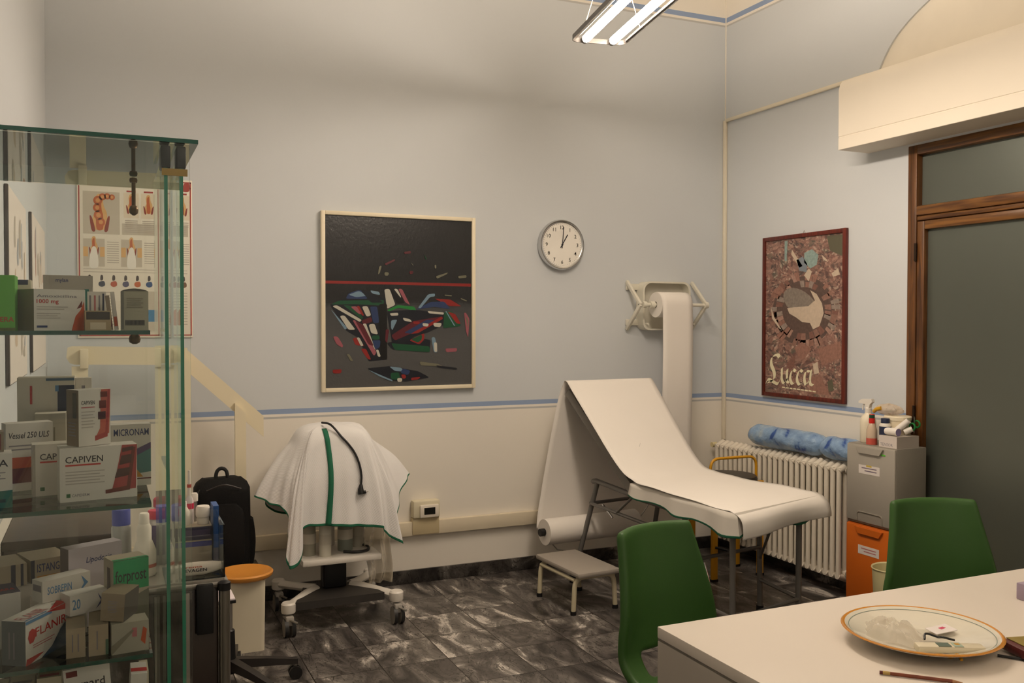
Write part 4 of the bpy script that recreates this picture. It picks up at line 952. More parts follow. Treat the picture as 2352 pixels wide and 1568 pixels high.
b = MB(); b.cyl((.053,1.765,1.756), (.053,1.765,1.700), .0035, BRZ, seg=10); b.lathe([(.002,-.010),(.007,-.006),(.008,0),(.006,.006),(.002,.009)], BRZ, (.053,1.765,1.699), 14); b.lathe([(.006,0),(.007,.004),(.006,.008)], BRZ, (.053,1.765,1.747), 14); part('hanging_catch', b, gc, True)

# ------------------------------------------------------------------ medicine boxes
GRNP = mat('bright green carton', '#62b23c', .5); TEAL = mat('teal print', '#1f6f63', .5); ORP = mat('orange print', '#c9542a', .5); PKR = mat('rose red print', '#a83a3a', .5); NAVY = mat('navy print', '#1e2846', .5)
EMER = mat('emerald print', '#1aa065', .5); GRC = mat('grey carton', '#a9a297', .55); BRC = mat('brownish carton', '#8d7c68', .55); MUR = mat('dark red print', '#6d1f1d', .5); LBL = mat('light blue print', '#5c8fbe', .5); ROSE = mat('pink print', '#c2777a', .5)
def pack(label, p, w_, d, h, rot=0, marks=(), body=None, side=None, topm=None, tilt=(0,0), name='medicine_box', group=None):
    """carton: local x along the printed front, y into depth, z up; marks are (face, kind, ...) in 0..1 face units"""
    b = MB(); B = body or CARD; S = side or B; T_ = topm or B
    b.box((0,0,0), (w_,d,h), [B, T_, B, S, B, S])
    e = .0003
    for i, mk in enumerate(marks):
        fc, kind = mk[0], mk[1]; off = e + .00006*i
        if fc == 'f': X = Matrix.Translation((0, -off, 0)) @ Matrix.Rotation(pi/2, 4, 'X'); U, V = w_, h
        elif fc == 's': X = Matrix.Translation((-off, d, 0)) @ Matrix.Rotation(-pi/2, 4, 'Z') @ Matrix.Rotation(pi/2, 4, 'X'); U, V = d, h
        else: X = Matrix.Translation((0, 0, h+off)); U, V = w_, d
        if kind == 'r': x0, y0, x1, y1, mt = mk[2:]; b.poly([(x0*U,y0*V,0),(x1*U,y0*V,0),(x1*U,y1*V,0),(x0*U,y1*V,0)], mt, X)
        elif kind == 'p': b.poly([(x*U, y*V, 0) for x, y in mk[2]], mk[3], X)
        elif kind == 't':
            st, x, y, wd, hh, mt = mk[2:8]; b.text(st, X @ Matrix.Translation((x*U, y*V, 0)), hh*V*1.4, mt, wd*U, shear=(mk[8] if len(mk) > 8 else 0), bold=.01)
        elif kind == 'l':                                      # small print lines
            x, y, wd, n_, mt = mk[2:]
            for k in range(n_): b.poly([(x*U,(y-.055*k)*V,0),((x+wd*(1-.12*(k % 2)))*U,(y-.055*k)*V,0),((x+wd*(1-.12*(k % 2)))*U,(y-.055*k+.02)*V,0),(x*U,(y-.055*k+.02)*V,0)], mt, X)
    o = single(name, b, label, 'box', p, rot, group, world=False); o.rotation_euler = (radians(tilt[0]), radians(tilt[1]), radians(rot)); return o
A, Bz, Cz, Dz = SH[0]+.006, SH[1]+.006, SH[2]+.006, SH[3]+.006
# top shelf
pack('bright green carton at the left end of the top glass shelf', (-.158,1.43,A), .049,.05,.076,0, [('f','t','HEDERA',.25,.16,.72,.09,REDINK),('f','r',0,0,1,.05,mat('olive print','#5d6b25',.5))], GRNP)
pack('white and orange carton marked 1000 mg on the top glass shelf', (-.086,1.430,A), .072,.055,.058,27,
     [('f','t','Amoxicillina',.05,.80,.78,.07,GREYINK),('f','t','1000 mg',.05,.66,.42,.10,REDINK),('f','l',.05,.56,.6,2,mat('faint print','#bdb6ae',.6)),('f','l',.05,.40,.45,3,mat('faint print','#bdb6ae',.6)),('f','r',.05,.07,.25,.12,BLUEINK),('f','p',[(.72,0),(1,0),(.97,.72),(.90,.5),(.80,.35)],ORP),('f','p',[(.82,.52),(.93,.74),(.93,.58)],MUR)], CARD, BRC)
pack('tall pale carton with a navy top stripe behind the 1000 mg box', (-.128,1.50,A), .034,.04,.073,0, [('f','r',.1,.9,.9,1,NAVY)], mat('pale beige carton','#cfc4b0',.5))
pack('wide grey carton with a teal edge stripe at the back of the top shelf', (-.083,1.60,A), .070,.05,.085,0, [('f','r',.83,.1,.92,.75,TEAL),('f','t','mylan',.25,.88,.25,.07,BLUEINK)], GRC)
pack('small cream carton with a dark window, front of the top shelf', (-.022,1.435,A), .034,.05,.028,4, [('f','r',.05,.55,.95,.95,mat('dark window print','#3b2f26',.4)),('f','r',.2,.05,.8,.4,mat('cream print','#d9c9ae',.6))], mat('tan carton','#b29b78',.55))
pack('narrow white carton with vertical stripes behind the windowed carton', (-.020,1.53,A), .026,.03,.058,0, [('f','r',.1,.3,.2,.9,GREYINK),('f','r',.35,.3,.45,.9,ROSE),('f','r',.6,.3,.68,.9,GREYINK),('f','r',.8,.3,.9,.95,NAVY)])
for i, (lx, mt, lb) in enumerate(((.0095,BRC,'brown leaflet pack leaning left of the grey barcode carton'),(.0170,mat('white leaflet','#e8e0d6',.6),'white leaflet pack leaning against the grey barcode carton'))):
    pack(lb, (lx,1.45+.012*i,A), .0055,.035,.050+.006*i,0,[('f','r',.1,.1,.9,.35,ORP if i else MUR)], mt, tilt=(0,-6), name='leaflet_pack')
pack('grey-green carton with curved lid and barcode, right end of the top shelf', (.0255,1.45,A), .037,.034,.057,0,
     [('f','r',.14,.12,.86,.26,mat('barcode panel','#6c6558',.5))]+[('f','r',.16+.05*k,.14,.185+.05*k,.25,INK) for k in range(14)]+[('f','r',0,.02,.10,1,mat('grey side strip','#6f6c63',.5)),('f','l',.2,.8,.6,5,mat('faint olive print','#847d6b',.6)),('f','p',[(0,1),(.1,1.03),(.3,1.06),(.5,1.07),(.7,1.06),(.9,1.03),(1,1)],mat('dark olive carton','#5b5548',.5))], mat('olive grey carton','#a8a28d',.55))
# second shelf
capm = [('f','t','CAPIVEN',.07,.72,.48,.12,INK),('f','r',.07,.66,.52,.69,REDINK),('f','l',.07,.54,.5,5,mat('faint print','#bdb6ae',.6)),('f','r',.08,.08,.13,.15,mat('green print','#2b6a3c',.5)),('f','t','CAPIDERM',.15,.09,.22,.05,GREYINK),
        ('f','p',[(.66,.14),(.98,.16),(1,1),(.80,1),(.72,.45)],PKR),('f','p',[(.58,.10),(.90,.14),(.98,.95),(.93,.95),(.86,.22),(.58,.17)],MUR),('f','p',[(.80,.86),(.95,.90),(.95,.97),(.80,.94)],mat('wine print','#4a1c1c',.5)),('f','p',[(.76,.62),(.92,.66),(.93,.82),(.79,.80)],mat('wine print','#4a1c1c',.5)),('f','p',[(.70,.38),(.89,.42),(.91,.57),(.74,.55)],mat('wine print','#4a1c1c',.5))]
pack('white and red CAPIVEN carton lying in front on the second shelf', (-.057,1.462,Bz), .104,.042,.078,7, capm)
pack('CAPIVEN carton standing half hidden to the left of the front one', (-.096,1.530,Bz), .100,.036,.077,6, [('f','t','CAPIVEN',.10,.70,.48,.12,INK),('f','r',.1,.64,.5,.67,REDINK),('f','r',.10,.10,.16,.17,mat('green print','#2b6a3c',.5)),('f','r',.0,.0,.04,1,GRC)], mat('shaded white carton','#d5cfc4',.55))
pack('white and red carton standing upright on top of the CAPIVEN box', (-.032,1.468,Bz+.0785), .048,.036,.082,28,
     [('f','t','CAPIVEN',.08,.74,.42,.07,INK),('f','r',.08,.68,.5,.70,ROSE),('f','l',.08,.60,.42,6,mat('faint print','#bdb6ae',.6)),('f','p',[(.5,.12),(.95,.2),(1,1),(.70,1),(.66,.3)],mat('coral print','#c05a4c',.5)),('f','p',[(.5,.08),(.9,.14),(.98,1),(.92,1),(.82,.22),(.5,.17)],PKR),
      ('f','r',.68,.86,.9,.96,MUR),('f','r',.64,.66,.86,.80,MUR),('f','r',.60,.46,.84,.60,mat('wine print','#4a1c1c',.5)),('s','r',.55,.5,.85,.95,mat('dark side print','#5c5245',.5)),('s','l',.2,.4,.6,5,GREYINK)], CARD, BRC)
pack('white carton with black lettering and teal base at the left of the second shelf', (-.200,1.448,Bz), .084,.042,.076,6, [('f','t','ESAPEA',.28,.76,.66,.13,INK),('f','l',.3,.64,.6,3,GREYINK),('f','p',[(0,0),(1,0),(1,.32),(.5,.30),(0,.22)],TEAL),('f','r',.5,.10,.9,.16,mat('dark teal','#123b38',.5))])
pack('small grey-brown carton stacked on the teal-based box, left one', (-.176,1.468,Bz+.0765), .022,.03,.027,6, [], BRC)
pack('small grey-brown carton stacked on the teal-based box, right one', (-.149,1.471,Bz+.0765), .021,.03,.028,6, [('f','r',.75,.1,.85,.9,MUR)], BRC)
pack('white carton reading Vessel with orange and dark red lower band', (-.135,1.585,Bz), .066,.03,.104,16, [('f','t','Vessel 250 ULS',.06,.78,.86,.09,INK,.2),('f','l',.06,.66,.6,2,GREYINK),('f','r',0,.34,.62,.50,ORP),('f','r',0,.12,.62,.34,MUR)])
pack('tall white carton with navy panel at the back of the second shelf', (-.128,1.70,Bz), .085,.04,.168,0, [('f','r',.70,.30,1,.92,NAVY),('f','r',.66,.86,.72,.92,LBL),('f','r',.22,.74,.26,.92,REDINK),('f','r',.48,.40,.54,.44,LBL),('f','r',.48,.48,.54,.52,LBL),('f','r',.50,.965,1,.99,mat('steel blue print','#4c6a86',.5))], mat('cream white carton','#ddd6c8',.55))
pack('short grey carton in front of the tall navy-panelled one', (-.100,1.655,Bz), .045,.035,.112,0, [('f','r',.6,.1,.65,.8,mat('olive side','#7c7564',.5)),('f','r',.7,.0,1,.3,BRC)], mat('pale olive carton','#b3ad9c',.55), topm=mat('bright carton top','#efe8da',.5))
pack('slim white carton rising behind the upright red carton', (-.043,1.725,Bz), .026,.012,.165,0, [('f','r',.4,.84,.6,.92,GREYINK)], mat('white slim carton','#eee8de',.55))
pack('white carton reading MICRONAM with a blue-green wedge, right of the second shelf', (-.008,1.565,Bz), .078,.034,.098,4, [('f','t','MICRONAM',.30,.82,.66,.11,BLUEINK,.0),('f','p',[(.45,.36),(1,.60),(1,.70),(.62,.56)],mat('violet print','#5b4a7a',.5)),('f','p',[(.45,.38),(1,.60),(1,.22),(.5,.18)],mat('sea green print','#4f8a8c',.5)),('f','p',[(.5,.14),(.7,.30),(.85,.14)],mat('amber print','#cf9438',.5)),('f','r',.4,.105,1,.125,MUR)])
# third shelf
pack('white, blue and red FLANIR carton at the front left of the third shelf', (-.100,1.424,Cz), .095,.036,.062,58,
     [('f','t','FLANIR',.22,.56,.74,.20,REDINK),('f','p',[(.05,.60),(.08,.74),(.15,.78),(.22,.72),(.23,.58),(.17,.46),(.09,.46)],REDINK),('f','p',[(0,0),(.02,.14),(.30,.14),(.42,.12),(.1,0)],REDINK),('f','p',[(.35,0),(1,0),(1,.62),(.80,.44),(.6,.16)],mat('slate blue print','#36506a',.5)),('f','l',.16,.38,.5,2,ROSE),('f','r',0,.92,.6,.99,LBL),('f','p',[(.45,1),(1,1),(1,.84)],REDINK),
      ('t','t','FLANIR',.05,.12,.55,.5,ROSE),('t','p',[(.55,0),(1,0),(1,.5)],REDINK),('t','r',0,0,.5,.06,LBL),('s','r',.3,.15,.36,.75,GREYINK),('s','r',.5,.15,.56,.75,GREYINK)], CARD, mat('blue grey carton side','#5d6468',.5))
pack('flat carton with dark blue top behind the FLANIR box', (-.195,1.50,Cz), .085,.06,.080,14, [('t','t','ZARA',.65,.3,.3,.2,REDINK)], mat('white blue carton','#d3cfc9',.55), topm=mat('dark blue carton','#26264d',.5))
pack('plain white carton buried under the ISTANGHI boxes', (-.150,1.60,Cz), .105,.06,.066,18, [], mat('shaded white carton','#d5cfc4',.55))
pack('cream carton with violet bands, left of the ISTANGHI box', (-.158,1.595,Cz+.0665), .050,.075,.034,16, [('f','r',.55,0,.68,1,NAVY),('f','r',.82,0,.9,1,NAVY)], mat('cream box','#bcae94',.55))
pack('cream carton lettered ISTANGHI on the third shelf', (-.105,1.612,Cz+.0665), .058,.07,.036,20, [('f','r',.0,0,.10,1,NAVY),('f','t','ISTANGHI',.16,.45,.74,.36,BLUEINK),('f','r',.16,.2,.8,.28,mat('amber print','#cf9438',.5))], mat('cream box','#bcae94',.55))
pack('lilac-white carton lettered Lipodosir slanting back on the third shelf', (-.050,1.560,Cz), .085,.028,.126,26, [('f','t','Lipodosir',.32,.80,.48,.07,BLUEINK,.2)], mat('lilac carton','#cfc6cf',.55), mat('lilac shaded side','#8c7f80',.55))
pack('green-topped carton lettered forprost at the right of the third shelf', (.0125,1.480,Cz), .052,.042,.120,18, [('f','r',0,.62,1,1,EMER),('f','p',[(0,.40),(.55,.62),(0,.62)],EMER),('f','t','forprost',.05,.73,.88,.15,INK),('f','p',[(.3,.05),(1,.1),(1,.60),(.7,.55)],mat('olive grey print','#7c7b6c',.5)),('s','r',.4,.3,.7,.9,mat('brown print','#4a3630',.5)),('t','r',0,0,1,.2,EMER)], mat('beige carton','#c2b7a2',.55))
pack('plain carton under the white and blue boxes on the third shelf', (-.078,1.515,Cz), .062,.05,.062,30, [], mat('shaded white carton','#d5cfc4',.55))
pack('white carton with blue lettering on top of the pile behind FLANIR', (-.083,1.505,Cz+.0625), .075,.028,.032,32, [('f','t','SOBREPIN',.1,.35,.5,.35,LBL),('f','p',[(.75,.1),(.95,.5),(.8,.9),(.86,.5)],LBL),('s','r',.1,.5,.9,.8,GREYINK)], CARD)
pack('white carton with blue figure halfway down the pile behind FLANIR', (-.046,1.484,Cz+.0445), .058,.030,.030,25, [('f','t','20',.06,.3,.2,.5,LBL),('f','p',[(.65,.1),(.85,.45),(.7,.9),(.78,.5)],BLUEINK)], CARD)
pack('narrow tan carton end next to the FLANIR box', (-.050,1.432,Cz), .025,.058,.042,2, [('f','r',.3,.2,.36,.8,GREYINK),('f','r',.6,.2,.66,.8,GREYINK)], mat('tan beige carton','#b7a68d',.55))
pack('narrow tan carton end in the middle front of the third shelf', (-.021,1.430,Cz), .026,.075,.044,0, [('f','r',.4,.2,.46,.8,GREYINK),('f','r',.85,.0,1,.5,mat('green grey print','#5e7a66',.5))], mat('tan beige carton','#b7a68d',.55))
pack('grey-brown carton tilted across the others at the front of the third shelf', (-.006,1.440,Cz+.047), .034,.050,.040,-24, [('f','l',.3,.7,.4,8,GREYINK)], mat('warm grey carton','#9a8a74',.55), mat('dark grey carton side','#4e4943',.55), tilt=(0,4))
pack('low pale carton with an orange motif at the right front of the third shelf', (.009,1.422,Cz), .050,.036,.044,6, [('f','p',[(.78,.35),(.9,.2),(.95,.7),(.85,.8)],ORP),('f','r',.55,.5,.68,.8,ROSE),('f','p',[(0,0),(0,.3),(.55,.75),(.6,.7)],mat('grey olive print','#8b8674',.5))], mat('pale olive carton','#b3ad9c',.55))
# lowest shelf in view
pack('white carton lettered carnard leaning on the shelf below', (-.040,1.43,Dz), .060,.02,.208,0, [('f','t','carnard',.08,.86,.80,.055,INK),('f','r',.06,.945,.30,.985,MUR),('f','r',.4,.82,.9,.835,REDINK)], CARD, tilt=(0,-4))
for i in range(4):
    pack(['white carton, leftmost of four standing on the lowest visible shelf','white carton, second from left of four on the lowest visible shelf','white carton, third from left of four on the lowest visible shelf','white carton, rightmost of four on the lowest visible shelf'][i], (-.19+.034*i,1.43+.006*i,Dz), .031,.05,.186+.003*i,0, [('t','r',.1,.1,.9,.3,ROSE if i % 2 else GREYINK)], mat('cream carton low','#cfc6ae',.55), group='upright cartons on the lowest visible shelf')
pack('white and red carton leaning at the right end of the lowest visible shelf', (.022,1.44,Dz), .022,.05,.186,0, [('t','r',0,.2,1,.5,REDINK)], CARD, tilt=(0,4))
pack('cream carton next to the leaning red one on the lowest shelf', (.0475,1.46,Dz), .012,.05,.18,0, [], mat('cream carton low','#cfc6ae',.55))

# ------------------------------------------------------------------ dark wooden cupboard further along the left wall
dk = thing('dark_cupboard', 'dark brown wooden cupboard against the left wall behind the glass cabinet', 'cupboard', (-.11, 3.0, 0))
DKW = wood_mat('dark brown wood', '#1d130d', '#33231a', 2, .35)
b = MB(); b.box((-.13, -.30, .06), (.13, .30, .905), DKW, .003); part('body', b, dk)
b = MB(); b.box((-.132, -.31, .905), (.14, .31, .93), DKW, .004); part('top_board', b, dk)
b = MB(); b.box((-.125, -.29, 0), (.12, .29, .06), BLK); part('plinth', b, dk)
for y0_, y1_ in ((-.29,-.004),(.004,.29)):
    b = MB(); b.box((.131, y0_, .08), (.146, y1_, .89), DKW, .003); dd = part('door', b, dk)
    b = MB(); yh = y1_-.04 if y0_ < 0 else y0_+.04; b.cyl((.146,yh,.5),(.165,yh,.5),.008,STEEL,seg=12); part('knob', b, dd)

# ------------------------------------------------------------------ medicine cart
ct = thing('medicine_cart', 'dark brown cart with aluminium corner posts and black strap beside the glass cabinet', 'cart', (.105, 2.33, 0))
ALU = mat('aluminium profile', '#8d8880', .3, .85); DPAN = mat('dark brown gloss panel', '#251a13', .22, 0, .05, spec=.6)
cx0, cx1, cy0, cy1, ctz = -.045, .262, 2.15, 2.52, .915
b = MB(); b.box((cx0+.004, cy0+.004, .11), (cx1-.026, cy1-.004, ctz-.015), DPAN, .003); part('body', b, ct, True)
b = MB(); b.box((cx0, cy0, ctz-.016), (cx1-.002, cy1, ctz), ALU, .007); part('top_frame', b, ct, True)
b = MB(); b.box((cx0+.012, cy0+.012, ctz), (cx1-.014, cy1-.012, ctz+.003), mat('grey cart top','#a49f96',.3)); part('top_panel', b, ct, True)
for x in (cx0+.012, cx1-.014):
    for y in (cy0-.002, cy1-.002):
        b = MB(); b.cyl((x, y, .10), (x, y, ctz-.018), .0125, ALU, seg=20); pl_ = part('corner_post', b, ct, True)
        b = MB(); b.lathe([(.014,-.020),(.014,-.003),(.009,.0)], BLK, (x, y, ctz), 18); part('end_cap', b, pl_, True)
b = MB(); b.box((.188, cy0-.010, ctz-.115), (.224, cy0+.003, ctz-.002), BLK, .003); part('strap', b, ct, True)
for x in (.10, .16):
    b = MB(); b.box((x, cy0-.001, .12), (x+.014, cy0+.004, ctz-.02), ALU, .001); part('front_rib', b, ct, True)
for x in (cx0+.04, cx1-.04):
    for y in (cy0+.05, cy1-.05):
        b = MB(); b.cyl((x,y,.05),(x,y,.112),.008,STEEL,seg=10); b.cyl((x-.011,y,.03),(x+.011,y,.03),.030,BLK,seg=20); part('castor', b, ct, True)
TZ = ctz+.0035
# acrylic organiser and what stands on the cart
b = MB()
for lo, hi in (((.118,2.165,TZ),(.252,2.168,TZ+.10)), ((.118,2.30,TZ),(.252,2.303,TZ+.13)), ((.249,2.168,TZ),(.252,2.30,TZ+.12)), ((.118,2.168,TZ),(.121,2.30,TZ+.10))): b.box(lo, hi, GLASSW)
b.box((.121,2.168,TZ),(.249,2.30,TZ+.002), GLASSW)
single('acrylic_tray', b, 'clear acrylic tray holding a lying tube on the cart', 'tray', (.185,2.235,TZ))
def bottle(label, x, y, z, prof, mt, cap, capm, marks=None, name='bottle', group=None):
    """body profile and a separate cap"""
    T = thing(name, label, 'bottle', (x, y, z), 0, group)
    b = MB(); b.lathe(prof, mt, seg=24)
    if marks:
        for (r, z0, z1, mm) in marks: b.lathe([(r,z0),(r,z1)], mm, seg=24, cap0=False, cap1=False)
    part('body', b, T); b = MB(); b.lathe(cap, capm, seg=20); part('cap', b, T); return T
pack('beige carton tray with navy and blue front bands holding bottles on the cart', (.112,2.325,TZ), .128,.07,.088,0, [('f','r',0,.62,1,.98,mat('dusky navy print','#2b2b4e',.5)),('f','r',0,.44,1,.58,mat('royal blue print','#3542a0',.5)),('f','r',.03,.70,.97,.90,mat('dusky violet print','#4a4464',.5))], mat('beige carton','#c2b7a2',.55), name='bottle_carton')
bottle('white bottle with pink-red cap in the carton tray', .128, 2.36, TZ+.0885, [(.017,0),(.018,.004),(.018,.045),(.014,.052)], mat('pearl white bottle','#dcd6d6',.35), [(.019,.048),(.019,.066),(.015,.070)], mat('pink red cap','#c8224f',.4))
for i, x in enumerate((.166, .192)):
    bottle(['slim white bottle with red-ringed nozzle, the left one in the carton tray','slim white bottle with red-ringed nozzle, the right one in the carton tray'][i], x, 2.375-.01*i, TZ+.0885, [(.009,0),(.010,.004),(.010,.055),(.005,.068)], mat('pearl white bottle','#dcd6d6',.35), [(.0045,.066),(.0035,.115),(.003,.130)], mat('white nozzle','#ebe4da',.4), [(.0051,.088,.096,mat('red ring','#b8321f',.5)),(.0105,.036,.05,mat('pink red cap','#c8224f',.4))], group='slim nozzle bottles in the carton tray')
bottle('small round-shouldered white bottle in the middle of the carton tray', .178, 2.345, TZ+.0885, [(.013,0),(.014,.004),(.014,.032),(.007,.045)], mat('soft white bottle','#e6dfd2',.4), [(.007,.044),(.006,.058)], W)
bottle('white bottle with wide ridged cap at the right end of the carton tray', .222, 2.348, TZ+.0885, [(.013,0),(.014,.003),(.014,.020)], mat('soft white bottle','#e6dfd2',.4), [(.016,.018),(.017,.022),(.017,.040),(.014,.044)], mat('white ridged cap','#efe8dc',.4))
bottle('small silver tube with white cap near the right pane edge', .205, 2.385, TZ+.0885, [(.006,0),(.006,.05)], STEEL, [(.009,.05),(.009,.066),(.007,.070)], W)
pack('deep blue narrow carton standing right of the carton tray', (.243,2.318,TZ), .013,.06,.135,0, [('f','r',.0,.0,1,.25,mat('steel print','#6a6a78',.4))], mat('deep blue carton','#1d4f93',.45))
bottle('clear glass bottle with blue cap on the cart behind the forprost box', .038, 2.36, TZ, [(.021,0),(.022,.006),(.022,.095),(.018,.104)], mat('hazy clear plastic','#a7a9a6',.2), [(.0205,.100),(.0205,.135),(.019,.138)], mat('blue cap','#3f4fa6',.4))
bottle('stepped white squeeze bottle with narrow neck on the cart', .085, 2.26, TZ, [(.024,0),(.026,.006),(.026,.055),(.020,.072),(.016,.082),(.016,.110),(.012,.118)], mat('soft white bottle','#e6dfd2',.4), [(.0115,.116),(.011,.140),(.009,.143)], mat('white ridged cap','#efe8dc',.4), [(.0262,.02,.028,mat('faint red print','#c46a5a',.5))])
bottle('white bottle with violet script and flat pink cap behind the squeeze bottle', .112, 2.285, TZ, [(.016,0),(.017,.004),(.017,.120),(.014,.126)], mat('pearl white bottle','#dcd6d6',.35), [(.0185,.124),(.0185,.140),(.017,.143)], mat('pink red cap','#c8224f',.4), [(.0173,.04,.11,mat('violet print','#5b4a7a',.5))])
# lying ointment tube with lettering
tb = thing('ointment_tube', 'white ointment tube with dark and orange lettering lying in the acrylic tray', 'tube', (.186, 2.205, TZ+.016))
b = MB(); b.tube([(-.045,0,0),(-.035,0,0),(.02,0,0),(.045,0,.002),(.062,0,.003)], [.013,.0155,.0155,.0125,.0085], mat('white tube','#e9e2d4',.4), 20); part('body', b, tb)
b = MB(); b.cyl((-.046,0,0),(-.060,0,0),.011,W,seg=18); part('cap', b, tb)
b = MB(); X = Matrix.Translation((-.026,-.0165,-.003)) @ Matrix.Rotation(pi/2, 4, 'X'); b.text('REVAGEN', X, .010, INK, .055, bold=.02); b.text('crema', Matrix.Translation((-.026,-.0165,.0065)) @ Matrix.Rotation(pi/2, 4, 'X'), .006, ORP, .045, bold=.02); part('lettering', b, tb, recalc=False)
bottle('tiny round white jar at the left of the acrylic tray', .136, 2.19, TZ+.0021, [(.011,0),(.012,.003),(.012,.016)], mat('soft white bottle','#e6dfd2',.4), [(.0125,.016),(.0125,.024),(.011,.026)], W, name='jar')

# ------------------------------------------------------------------ stand with white plate on a five-star base
sd = thing('star_base_stand', 'low stand with white plate on a steel column and black five-star castor base', 'stand', (.468, 3.885, 0))
b = MB(); b.box((-.17,-.02,.362), (.022,.31,.372), mat('pinkish white plate','#efe3e6',.35), .004); part('plate', b, sd)
b = MB(); b.box((-.17,-.022,.350), (.024,-.014,.363), BLK, .002); b.cyl((0,0,.20),(0,0,.362),.0125,STEEL,seg=20); part('column', b, sd)
b = MB(); b.lathe([(.026,.115),(.024,.13),(.021,.235),(.016,.24)], BLK, seg=24); part('sleeve', b, sd)
b = MB(); b.lathe([(.035,.065),(.036,.10),(.028,.118)], BLK, seg=24); part('hub', b, sd)
for deg in (-2, -62, -134, 154, 78):
    a = radians(deg); d = Vector((cos(a), sin(a), 0)); nrm = Vector((-sin(a), cos(a), 0))
    b = MB(); P = [d*.02+Vector((0,0,.10)), d*.15+Vector((0,0,.088)), d*.275+Vector((0,0,.072))]
    for (p0, p1, w0, w1, h0, h1) in ((P[0],P[1],.019,.016,.020,.016),(P[1],P[2],.016,.012,.016,.011)):
        v = [];
        for p, w_, h_ in ((p0,w0,h0),(p1,w1,h1)):
            for s1, s2 in ((-1,-1),(1,-1),(1,1),(-1,1)): v.append(p + nrm*(s1*w_) + Vector((0,0,s2*h_)))
        b.add(v, [(0,1,2,3),(7,6,5,4),(0,4,5,1),(1,5,6,2),(2,6,7,3),(3,7,4,0)], mat('dark grey base arm','#2d2927',.4))
    part('base_arm', b, sd)
    b = MB(); e = d*.265; b.cyl((e.x,e.y,.05),(e.x,e.y,.066),.007,STEEL,seg=8)
    for q in (-.014, .014): b.cyl(e+nrm*(q-.008)+Vector((0,0,.027)), e+nrm*(q+.008)+Vector((0,0,.027)), .027, mat('black castor','#191716',.45), seg=22)
    part('castor', b, sd)

# ------------------------------------------------------------------ low box with black bag, pedal bin
lb_ = thing('low_cabinet', 'low white cabinet with dark top under the black bag', 'cabinet', (.545, 4.65, 0))
b = MB(); b.box((-.155,-.145,.0), (.155,.105,.275), mat('white laminate','#ddd5c8',.5), .003); part('body', b, lb_)
b = MB(); b.box((-.16,-.15,.275), (.16,.11,.295), mat('black green top','#161c18',.4), .003); part('top_board', b, lb_)
bg = thing('black_bag', 'black fabric rucksack standing upright on a low cabinet near the handrail', 'bag', (.528, 4.655, .2955))
BF1 = mat('black nylon', '#0d0c0c', .8, 0, .2, 30, bump=.4, bs=120, spec=.3); BF2 = mat('black webbing', '#171615', .75)
def sbox(fn_w, H, D, mt, y0=0, x0=0, n=18, m=28):
    b = MB(); rr = []
    for j in range(n+1):
        t = j/n; z = H*t; hw, hd = fn_w(t)
        for i in range(m):
            a = 2*pi*i/m; c, s = cos(a), sin(a); e = .42
            rr.append((x0 + hw*abs(c)**e*(1 if c > 0 else -1), y0 + hd*abs(s)**e*(1 if s > 0 else -1), z + .003*sin(a*4+t*9)))
    f = [(j*m+i, j*m+(i+1) % m, (j+1)*m+(i+1) % m, (j+1)*m+i) for j in range(n) for i in range(m)]
    f += [tuple(range(m))[::-1], tuple(range(n*m, n*m+m))]
    b.add(rr, f, mt); return b
body = sbox(lambda t: (.132*(1-.04*abs(t-.4)) * (1 - max(0,(t-.88)/.12)**2*.30), .085*(1 - max(0,(t-.85)/.15)**2*.6)), .445, .17, BF1); part('main_body', body, bg, angle=60)
pk = sbox(lambda t: (.095*(1-.06*abs(t-.5))*(1-max(0,(t-.8)/.2)**2*.4)*(.9+.1*min(1,t*6)), .030*(.6+.4*sin(pi*min(1,max(0,t))))), .30, .05, BF1, -.098); part('front_pocket', pk, bg, angle=60).location = (0,0,.03)
pk = sbox(lambda t: (.024*(.5+.5*sin(pi*t)), .055), .22, .05, BF1, 0, .132); part('side_pocket', pk, bg, angle=60).location = (0,0,.02)
b = MB(); b.tube(smooth_path([(-.03,0,.43),(-.022,0,.475),(.0,0,.490),(.022,0,.475),(.03,0,.43)], 6), .009, BF2, 10); part('carry_handle', b, bg)
b = MB(); b.tube(smooth_path([(-.09,-.05,.415),(-.118,-.07,.38),(-.125,-.085,.30),(-.12,-.09,.2)], 6), .006, BF2, 8); b.tube(smooth_path([(-.08,-.09,.40),(0,-.098,.425),(.08,-.09,.40)], 6), .003, mat('grey zip','#3b3938',.4,.4), 6); part('zip_and_piping', b, bg)
pb = thing('waste_bin', 'white waste bin with round orange lid on the floor in front of the black bag', 'bin', (.592, 4.335, 0))
b = MB(); n = 4; prf = rounded([(-.082,-.082,0),(.082,-.082,0),(.082,.082,0),(-.082,.082,0)], .02, 4, True); m_ = len(prf)
v = [(p.x*.94, p.y*.94, 0) for p in prf] + [(p.x, p.y, .325) for p in prf]
b.add(v, [tuple(range(m_))[::-1], tuple(range(m_, 2*m_))] + [(i, (i+1) % m_, m_+(i+1) % m_, m_+i) for i in range(m_)], mat('off-white bin plastic','#ded5bd',.5)); part('bin_body', b, pb)
b = MB(); b.lathe([(.09,.322),(.118,.330),(.126,.340),(.127,.350),(.120,.356),(.110,.352),(.07,.338),(.001,.334)], mat('orange plastic','#d8923f',.35), seg=48, cap1=False); part('lid', b, pb)

